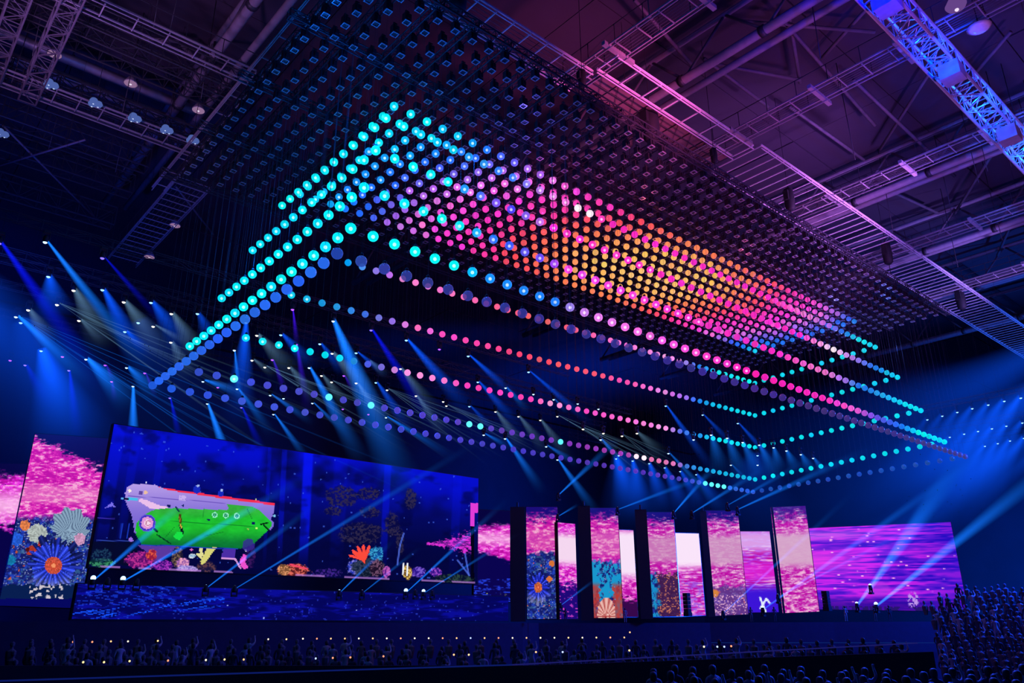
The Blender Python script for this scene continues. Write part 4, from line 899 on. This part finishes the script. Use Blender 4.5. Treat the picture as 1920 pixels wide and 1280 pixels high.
right_ = [(P + np.array([0, 0, random.uniform(-.22, .22)]), r, k, x) for P, r, k, x in arc_rows(1690, 1990, 12, 56, 1.4, 1240, 1100, .66) if x > (1752 if pix(P)[1] > 1138 else 1812 - (pix(P)[1] - 1085) * 1.9) + random.uniform(-6, 6)]
leftc = arc_rows(-10, 60, 3, 40, 1.4, 1238, 1204, .9)
tier('trim_1', 1200, 2000, 3, 24, 1.3, 1276, 1254, 1.72); tier('trim_2', -60, 1745, 5, 41, 1.4, 1238, 1199, 1.72); tier('trim_3', 1765, 2100, 12, 56, 1.4, 1240, 1100, 1.9)
m = MB(); q_ = [atr(-80 + 1830 * k / 24, 1247 - (26 * max(0, k - 14) / 10), 39.6) for k in range(25)]
m.add([(p[0], p[1], 0) for p in q_] + [(p[0], p[1], p[2]) for p in q_] + [(p[0] * .995, p[1] * .995, p[2]) for p in q_] + [(p[0] * .995, p[1] * .995, 0) for p in q_],
      [f for k in range(24) for f in ((k, k + 1, 26 + k, 25 + k), (25 + k, 26 + k, 51 + k, 50 + k), (50 + k, 51 + k, 76 + k, 75 + k))])
tag(m.build('trim_4', M_WALL), kind='structure')
extra = []
SPOTS = [(160, 'the daisy screen'), (330, 'the submersible nose'), (520, 'the submersible tail'), (640, 'the orange coral'), (760, 'the red anemone'), (950, 'the pink glow'), (1090, 'the daisy column'), (1195, 'the turquoise column'), (1315, 'the third column'), (1445, 'the fourth column'), (1540, 'the fifth column'), (9999, 'the violet screen')]
def place(lst, cap, where, group):
    """caps the number of single people; the others join the crowd"""
    order = {}
    chosen = set(random.sample(range(len(lst)), min(cap, len(lst))))
    for n_, (P, r, k, x) in enumerate(lst):
        z = P[2] - 1.72; face = math.atan2(P[1], P[0]) - PI / 2 + random.uniform(-.5, .5); dz = random.uniform(-.02, .02); s_ = random.uniform(.93, 1.04)
        if n_ in chosen and npers < 299:
            b_ = random.choice((0, 0, 0, 2, 3, 1)); q = pix(P)[0]; sp = next(nm for lim, nm in SPOTS if q < lim) if where == 'below' else where
            key = (k, sp); order[key] = order.get(key, -1) + 1
            look = ('navy', 'pale top with an arm raised', 'grey holding a phone up', 'pale top')[b_]
            person((P[0], P[1], z), face, b_, f'person in {look}, {ordinal(k)} row {"below" if where == "below" else "in"} {sp}, {ordinal(order[key])} along', group, s_)
        else: extra.append((P[0], P[1], z, face))
place(fore, 70, 'the closest stand', 'spectators in the closest rows')
place(right_, 100, 'the side stand', 'spectators in the side stand')
place(centre, 130, 'below', 'spectators below the stage')
extra += [(p[0], p[1], p[2] - 1.72, 0) for p, *_ in leftc]
sm = MB(); sm.lathe([(.13, .75), (.2, 1.15), (.21, 1.36), (.07, 1.46), (.06, 1.52), (.1, 1.6), (.095, 1.7), (.03, 1.76)], 8)
sv = np.array(sm.v); ns = len(sv); V = []; Fc = []
for n_, (a, b_, c, f) in enumerate(extra): V.append(sv + np.array((a, b_, c))); Fc += [tuple(q + n_ * ns for q in t_) for t_ in sm.f]
me = bpy.data.meshes.new('crowd'); me.from_pydata(np.concatenate(V).tolist(), [], Fc); me.materials.append(M_SHIRT[2]); o = bpy.data.objects.new('crowd', me); COL.objects.link(o); tag(o, 'rest of the dark crowd packed between the other spectators', 'crowd', None, 'stuff')
# little lamps along the aisles
al = sph(.045, 8, 6).mesh('aisle_light', M_LENS, True)
xs = [(137, 1203), (173, 1203), (208, 1202), (240, 1202), (296, 1201), (156, 1241), (195, 1241), (243, 1239), (315, 1238), (386, 1237), (421, 1236), (457, 1236), (592, 1234), (624, 1233), (657, 1232), (719, 1230), (851, 1227), (879, 1227), (503, 1198), (537, 1198)] + [(568 + 26.2 * k, 1197 - .1 * k) for k in range(24)] + [(1181, 1185), (1320, 1212), (1345, 1212), (1358, 1212), (1371, 1211), (1005, 1222), (1055, 1222), (1180, 1219)]
for k, (a, b_) in enumerate(xs):
    c = random.choice(((255, 215, 150), (255, 190, 130), (255, 235, 200), (255, 150, 110), (180, 200, 255))); o = link('aisle_light', al, None, atr(a, b_, 39.5 if b_ > 1210 else 46), None, None, (*lin(c), 1.6))
    tag(o, f'tiny {"bluish" if c[0] < 200 else "warm"} lamp among the crowd, {ordinal(k)} of the dots', 'lamp', 'tiny lamps among the crowd')
tag(tube('barrier_rail', tuple(atr(-60, 1278, 34)), tuple(atr(960, 1246, 34)), .03, 'faint blue barrier line below the crowd', 'rail', None, emit('rail_glow', (.01, .03, .35), .35)), None)
tube('barrier_rail', tuple(atr(960, 1246, 36)), tuple(atr(1720, 1205, 44)), .03, 'blue and red tinted barrier line rising towards the side stand', 'rail', None, emit('rail_glow', (.03, .03, .35), .35))

# ------------------------------------------------------------------ moving heads and their beams
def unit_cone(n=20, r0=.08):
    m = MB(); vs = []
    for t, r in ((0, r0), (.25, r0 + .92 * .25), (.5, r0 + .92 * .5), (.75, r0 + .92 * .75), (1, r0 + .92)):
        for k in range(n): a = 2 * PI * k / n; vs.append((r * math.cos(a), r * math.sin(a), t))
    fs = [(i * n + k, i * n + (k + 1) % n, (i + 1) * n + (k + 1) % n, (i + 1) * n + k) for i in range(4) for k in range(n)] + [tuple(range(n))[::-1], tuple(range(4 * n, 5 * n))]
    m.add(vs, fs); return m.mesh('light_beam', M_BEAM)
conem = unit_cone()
m = MB(); m.box((-.16, -.14, .34), (.16, .14, .46)); m.box((-.2, -.05, -.02), (-.15, .05, .36)); m.box((.15, -.05, -.02), (.2, .05, .36)); yokem = m.mesh('yoke', M_DARK)
m = MB(); m.lathe([(.06, .22), (.12, .15), (.14, -.1), (.12, -.2)], 12); headm = m.mesh('head', M_DARK, True)
lensm = sph(.12, 12, 8).mesh('lens', M_LENS, True)
BLUE, DEEP, WHITE, VIO, SKY = (10, 85, 255), (8, 20, 235), (105, 150, 190), (70, 20, 255), (20, 120, 255)
LENSC = {BLUE: (130, 190, 255), DEEP: (110, 90, 255), WHITE: (255, 245, 215), VIO: (150, 70, 255), SKY: (170, 210, 255)}
nh = 0
m = MB(); m.bar((0, 0, 0), (0, 0, 1), .008, 3); wirem = m.mesh('hanging_wire', M_DARK)
def moving_head(px_, py_, h, col, beams, label=None, group='moving heads over the stage', lens=1.0, P=None, up=True):
    """beams: list of (end px, end py, end radius m, brightness)"""
    global nh; nh += 1
    P = ath(px_, py_, h) if P is None else P; r = math.hypot(P[0], P[1])
    o = tag(link('moving_head', headm, None, P), label or f'small {"pale" if col == WHITE else "violet" if col == VIO else "blue"} stage light over the stage, {ordinal(nh - 1)} counted from the hall side', 'stage light', group)
    link('yoke', yokem, o, (0, 0, 0), None if up else (PI, 0, 0))
    if up: link('hanging_wire', wirem, o, (0, 0, .46), None, (1, 1, Z(37.97) - P[2] - .46))
    link('lens', lensm, o, (0, 0, -.16 if up else .16), None, (lens,) * 3, (*lin(LENSC[col]), 2.5))
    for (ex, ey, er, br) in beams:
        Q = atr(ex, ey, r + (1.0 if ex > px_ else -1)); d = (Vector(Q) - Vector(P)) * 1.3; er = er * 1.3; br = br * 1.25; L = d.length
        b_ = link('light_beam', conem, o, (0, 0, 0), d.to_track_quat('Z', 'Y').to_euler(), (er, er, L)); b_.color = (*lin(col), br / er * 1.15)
    return o
HF = 20
def fan(px_, py_, dx, dy, n, L, spread=.09, br=.22, er=.10):
    a = math.atan2(dy, dx); return [(px_ + L * random.uniform(.75, 1.15) * math.cos(a + spread * (k / (n - 1) - .5) * 2), py_ + L * math.sin(a + spread * (k / (n - 1) - .5) * 2), er, br) for k in range(n)]
LST = [  # px, py, colour, [(end x, end y, end radius, brightness)]
    (86, 448, SKY, [(250, 660, .55, 1.1)]), (92, 513, BLUE, [(104, 590, 1.4, .9)]), (193, 538, BLUE, [(262, 672, 1.1, .9)]), (0, 450, DEEP, [(175, 700, .8, .8)]), (193, 478, DEEP, [(300, 600, .35, .5)]), (284, 562, BLUE, [(345, 650, 1.2, .7)]), (371, 583, BLUE, [(398, 640, .9, .55)]),
    (54, 576, WHITE, [(90, 636, .9, .4)]), (139, 539, WHITE, [(196, 640, 1.3, .42)]), (108, 566, WHITE, fan(108, 566, 1, .49, 7, 420, .07)), (233, 561, WHITE, [(300, 655, 1.2, .42)]), (288, 607, WHITE, [(345, 640, .4, .4)]), (322, 583, WHITE, [(372, 665, 1.1, .4)]), (321, 637, WHITE, [(352, 700, 1.0, .35)]), (149, 596, WHITE, [(190, 640, .5, .3)] + fan(149, 596, 1, .5, 5, 520, .05, .16)),
    (31, 589, SKY, [(150, 700, .8, 1.1)] + fan(31, 589, 1, .52, 6, 700, .05, .25)), (78, 653, BLUE, [(140, 830, 3.4, 1.0)]), (162, 669, SKY, [(238, 750, 1.3, 1.1)] + fan(162, 669, 1, .55, 5, 420, .06, .2)), (48, 680, DEEP, [(90, 760, .9, .4)]), (130, 690, DEEP, [(145, 820, .7, .6)]), (238, 685, SKY, [(290, 735, 1.0, .8)]), (210, 711, VIO, [(215, 750, .4, .3)]), (118, 664, VIO, []), (198, 680, VIO, [(212, 712, .3, .4)]), (272, 695, VIO, [(290, 740, .3, .4)]), (20, 671, VIO, []),
    (250, 720, SKY, [(249, 935, 1.0, 1.0)]), (235, 617, BLUE, [(275, 660, .7, .6)]), (440, 652, SKY, [(448, 740, .35, 1.0)]), (462, 600, BLUE, [(448, 770, 1.2, .85)]), (319, 742, DEEP, [(338, 830, .5, .7)]), (389, 753, SKY, [(452, 930, 1.0, 1.1)]), (381, 711, SKY, [(450, 735, .7, .8)]), (445, 725, SKY, [(500, 800, .6, .6)]),
    (482, 624, WHITE, [(545, 695, 1.1, .42)]), (473, 671, WHITE, [(510, 700, .5, .35)]), (497, 684, WHITE, fan(497, 684, 1, .5, 7, 260, .1, .3)), (542, 685, WHITE, [(590, 745, .9, .32)]), (603, 700, WHITE, [(650, 760, .8, .3)]), (622, 712, WHITE, fan(622, 712, 1, .42, 6, 280, .08, .25)), (623, 658, WHITE, [(690, 735, 1.1, .4)]), (668, 714, WHITE, [(720, 790, .8, .3)]), (691, 673, WHITE, [(720, 700, .5, .3)]), (726, 727, WHITE, fan(726, 727, 1, .5, 6, 230, .09, .28)), (751, 687, WHITE, [(810, 765, .9, .35)]), (780, 738, WHITE, [(830, 810, .8, .3)]), (831, 749, WHITE, []), (837, 757, WHITE, fan(837, 757, 1, .45, 5, 200, .08, .25)),
    (549, 575, VIO, [(556, 640, .25, .9)]), (556, 641, VIO, [(575, 760, .5, .45)]), (527, 623, BLUE, [(580, 680, .8, .7)]), (600, 640, BLUE, [(640, 695, .6, .6)]), (625, 597, SKY, [(742, 880, 1.5, 1.2)]), (668, 657, BLUE, [(716, 697, .4, .7)]), (696, 614, DEEP, [(800, 775, .7, .8)]), (762, 633, BLUE, [(868, 755, .8, .9)]), (580, 685, SKY, [(665, 840, .9, 1.0)]), (705, 713, BLUE, [(765, 800, .8, .6)]), (511, 670, VIO, [(535, 735, .4, .5)]), (507, 737, SKY, [(575, 785, .5, .6)]), (586, 752, SKY, [(640, 805, .4, .6)]), (724, 779, SKY, [(830, 845, .6, .6)]), (513, 773, SKY, [(568, 850, .5, .9)]), (453, 760, DEEP, [(492, 845, .6, .6)]), (645, 700, VIO, [(660, 730, .3, .4)]), (643, 763, VIO, []), (691, 773, VIO, []), (532, 743, SKY, []), (409, 722, VIO, []), (824, 650, VIO, []),
    (878, 663, BLUE, [(955, 732, .5, .9)]), (896, 712, BLUE, [(965, 790, .7, .6)]), (991, 693, BLUE, [(1095, 782, .5, .6)]), (1248, 757, BLUE, [(1325, 865, .6, .7)]), (1317, 774, BLUE, [(1370, 830, .5, .5)]), (1383, 790, BLUE, [(1450, 865, .6, .5)]), (929, 768, WHITE, [(975, 830, .9, .35)]), (972, 777, WHITE, [(1020, 840, .9, .3)]), (1013, 784, WHITE, [(1060, 850, .9, .3)]), (1045, 777, WHITE, fan(1045, 777, 1, .5, 5, 170, .1, .25)), (1093, 800, WHITE, fan(1093, 800, 1, .5, 6, 160, .14, .28)), (1131, 808, WHITE, []), (1166, 813, WHITE, fan(1166, 813, 1, .5, 4, 120, .12, .25)), (1194, 808, WHITE, [(1240, 850, .9, .25)]), (880, 758, BLUE, [(920, 800, .5, .4)]),
    (907, 811, SKY, [(950, 835, .4, .6)]), (947, 818, SKY, [(1006, 905, .6, 1.0)]), (1024, 833, SKY, [(1075, 865, .5, .5)]), (1045, 858, SKY, [(1110, 950, .7, .8)]), (1126, 820, SKY, [(1165, 865, .5, .6)]), (1155, 856, BLUE, [(1190, 960, 2.6, .8)]), (1186, 860, BLUE, [(1205, 950, 1.6, .7)]), (1217, 865, BLUE, [(1245, 950, 1.5, .7)]), (1246, 873, BLUE, [(1285, 955, 1.5, .6)]), (1275, 880, BLUE, [(1318, 950, 1.4, .5)]), (1305, 886, BLUE, [(1350, 950, 1.3, .5)]), (1000, 735, SKY, []), (1038, 745, SKY, [(1060, 770, .3, .4)]), (1083, 753, SKY, []), (1122, 763, SKY, []), (948, 723, SKY, [(985, 765, .5, .5)]), (1300, 820, SKY, []), (1333, 811, SKY, [(1352, 880, 1.1, .45)]), (1363, 817, SKY, [(1390, 890, 1.1, .45)]), (1392, 825, SKY, [(1425, 895, 1.1, .45)]), (1423, 830, SKY, [(1455, 895, 1.0, .45)]), (1450, 835, SKY, [(1462, 880, .9, .5)]), (1474, 841, SKY, [(1492, 880, .9, .5)]), (1501, 848, SKY, [(1522, 885, .9, .45)]), (1524, 855, SKY, [(1545, 885, .6, .5)]), (1420, 868, SKY, []), (1370, 868, SKY, [(1400, 900, .4, .3)]), (1253, 846, SKY, [(1340, 940, .6, .4)]),
]
LST.sort(key=lambda e: e[0])
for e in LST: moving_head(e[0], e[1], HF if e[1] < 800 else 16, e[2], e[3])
# rows of blue heads over the far end
RR = [(1913, 742), (1882, 748), (1852, 755), (1822, 762), (1794, 769), (1766, 776), (1738, 783), (1916, 789), (1886, 795), (1859, 800), (1833, 805), (1807, 810), (1780, 816), (1919, 818), (1893, 823), (1870, 828), (1846, 833)]
for k, (a, b_) in enumerate(RR):
    L = 150 if k < 7 else 120; br = (.9, .85, .8, .7, .5, .4, .3, .8, .7, .6, .5, .4, .3, .8, .7, .6, .5)[k]
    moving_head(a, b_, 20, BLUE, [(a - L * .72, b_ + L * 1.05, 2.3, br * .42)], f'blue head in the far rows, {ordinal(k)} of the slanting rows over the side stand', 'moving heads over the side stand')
for k, (a, b_, c, d_, er, br, h_) in enumerate(((-60, 560, 190, 860, 8, .26, 20), (40, 600, 230, 900, 7, .16, 20), (-80, 480, 120, 760, 5, .25, 20), (1160, 850, 1230, 1000, 8, .16, 16), (1420, 850, 1400, 1010, 8, .13, 16), (260, 600, 420, 900, 7, .09, 20))):  # added floods; their wide glowing cones stand in for broad blue haze
    moving_head(a, b_, h_, BLUE, [(c, d_, er, br)], f'added blue flood whose wide cone imitates haze, {ordinal(k)} of six from the daisy screen side', 'added wide blue haze floods over the stage')
for (a, b_, c, d_, er, br) in ((1990, 700, 1540, 1020, 6.5, .42), (2010, 760, 1560, 1090, 3.4, .35), (1980, 640, 1400, 960, 7, .22), (2030, 780, 1745, 1000, 2.4, .3)):  # added heads out of view; their wide glowing cones imitate blue haze
    moving_head(a, b_, 20, BLUE, [(c, d_, er, br)], f'added unseen blue head for haze past the slanting rows, {ordinal([1540, 1560, 1400, 1745].index(c))} of four', 'added haze heads past the rows')
# floor heads in front of the stage shooting up
for k, (a, b_, c, d_, er, br, s_) in enumerate(((174, 1089, 330, 955, .55, .95, 2.2), (230, 1090, 520, 925, .6, 1.0, 2.2), (386, 1103, 560, 970, .45, .8, 1.1), (440, 1104, 830, 868, .5, .6, 1.0), (636, 1112, 720, 1030, .35, .9, 1.3), (679, 1112, 770, 1040, .3, .6, 1.1), (761, 1111, 920, 965, .45, .9, 2.2), (794, 1112, 940, 1020, .3, .7, 2.0))):
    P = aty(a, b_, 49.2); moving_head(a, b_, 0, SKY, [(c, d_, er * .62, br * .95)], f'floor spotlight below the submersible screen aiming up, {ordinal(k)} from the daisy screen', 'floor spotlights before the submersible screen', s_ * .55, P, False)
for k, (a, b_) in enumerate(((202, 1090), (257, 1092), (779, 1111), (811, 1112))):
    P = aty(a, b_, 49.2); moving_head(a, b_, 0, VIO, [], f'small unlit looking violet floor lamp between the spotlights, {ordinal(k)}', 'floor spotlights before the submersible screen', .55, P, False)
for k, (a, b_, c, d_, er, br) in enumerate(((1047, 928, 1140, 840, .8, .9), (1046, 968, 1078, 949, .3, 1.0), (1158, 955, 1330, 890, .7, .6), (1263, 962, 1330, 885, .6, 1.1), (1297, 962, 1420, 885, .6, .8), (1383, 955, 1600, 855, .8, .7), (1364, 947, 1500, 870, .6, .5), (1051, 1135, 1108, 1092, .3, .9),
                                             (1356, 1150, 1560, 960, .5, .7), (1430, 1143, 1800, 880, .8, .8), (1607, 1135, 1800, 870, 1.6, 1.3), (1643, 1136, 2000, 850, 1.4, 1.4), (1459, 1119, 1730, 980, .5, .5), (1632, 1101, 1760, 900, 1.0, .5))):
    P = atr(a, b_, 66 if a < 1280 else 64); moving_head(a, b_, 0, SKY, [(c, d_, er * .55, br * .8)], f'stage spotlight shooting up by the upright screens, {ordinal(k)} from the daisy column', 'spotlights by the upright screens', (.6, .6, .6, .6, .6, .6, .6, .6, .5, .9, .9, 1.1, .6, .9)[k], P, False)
# trusses that carry the heads
for k, (y, xa, xb, h) in enumerate(((45.2, -4, 46, 20.5), (50.1, -4, 60, 20.5), (51.3, -4, 60, 20.5), (55.5, -8, 62, 20.5), (61, -8, 70, 20.5))):
    box_truss('x', (xa, y - .15, Z(h)), xb - xa, .3, .5, 1.2, f'thin dark lighting truss over the stage, {ordinal(k)} from the ball rig', M_TRUSS, .02, .012, 'lighting_truss', 'lighting trusses over the stage')
for k, (x, ya, yb) in enumerate(((81.3, 18, 33), (91.5, 23, 34), (99.6, 26, 34))):
    box_truss('y', (x, ya, Z(20.5)), yb - ya, .3, .5, 1.2, f'thin lighting truss over the side stand, {ordinal(k)} from the ball rig', M_TRUSS, .03, .015, 'lighting_truss', 'lighting trusses over the side stand')
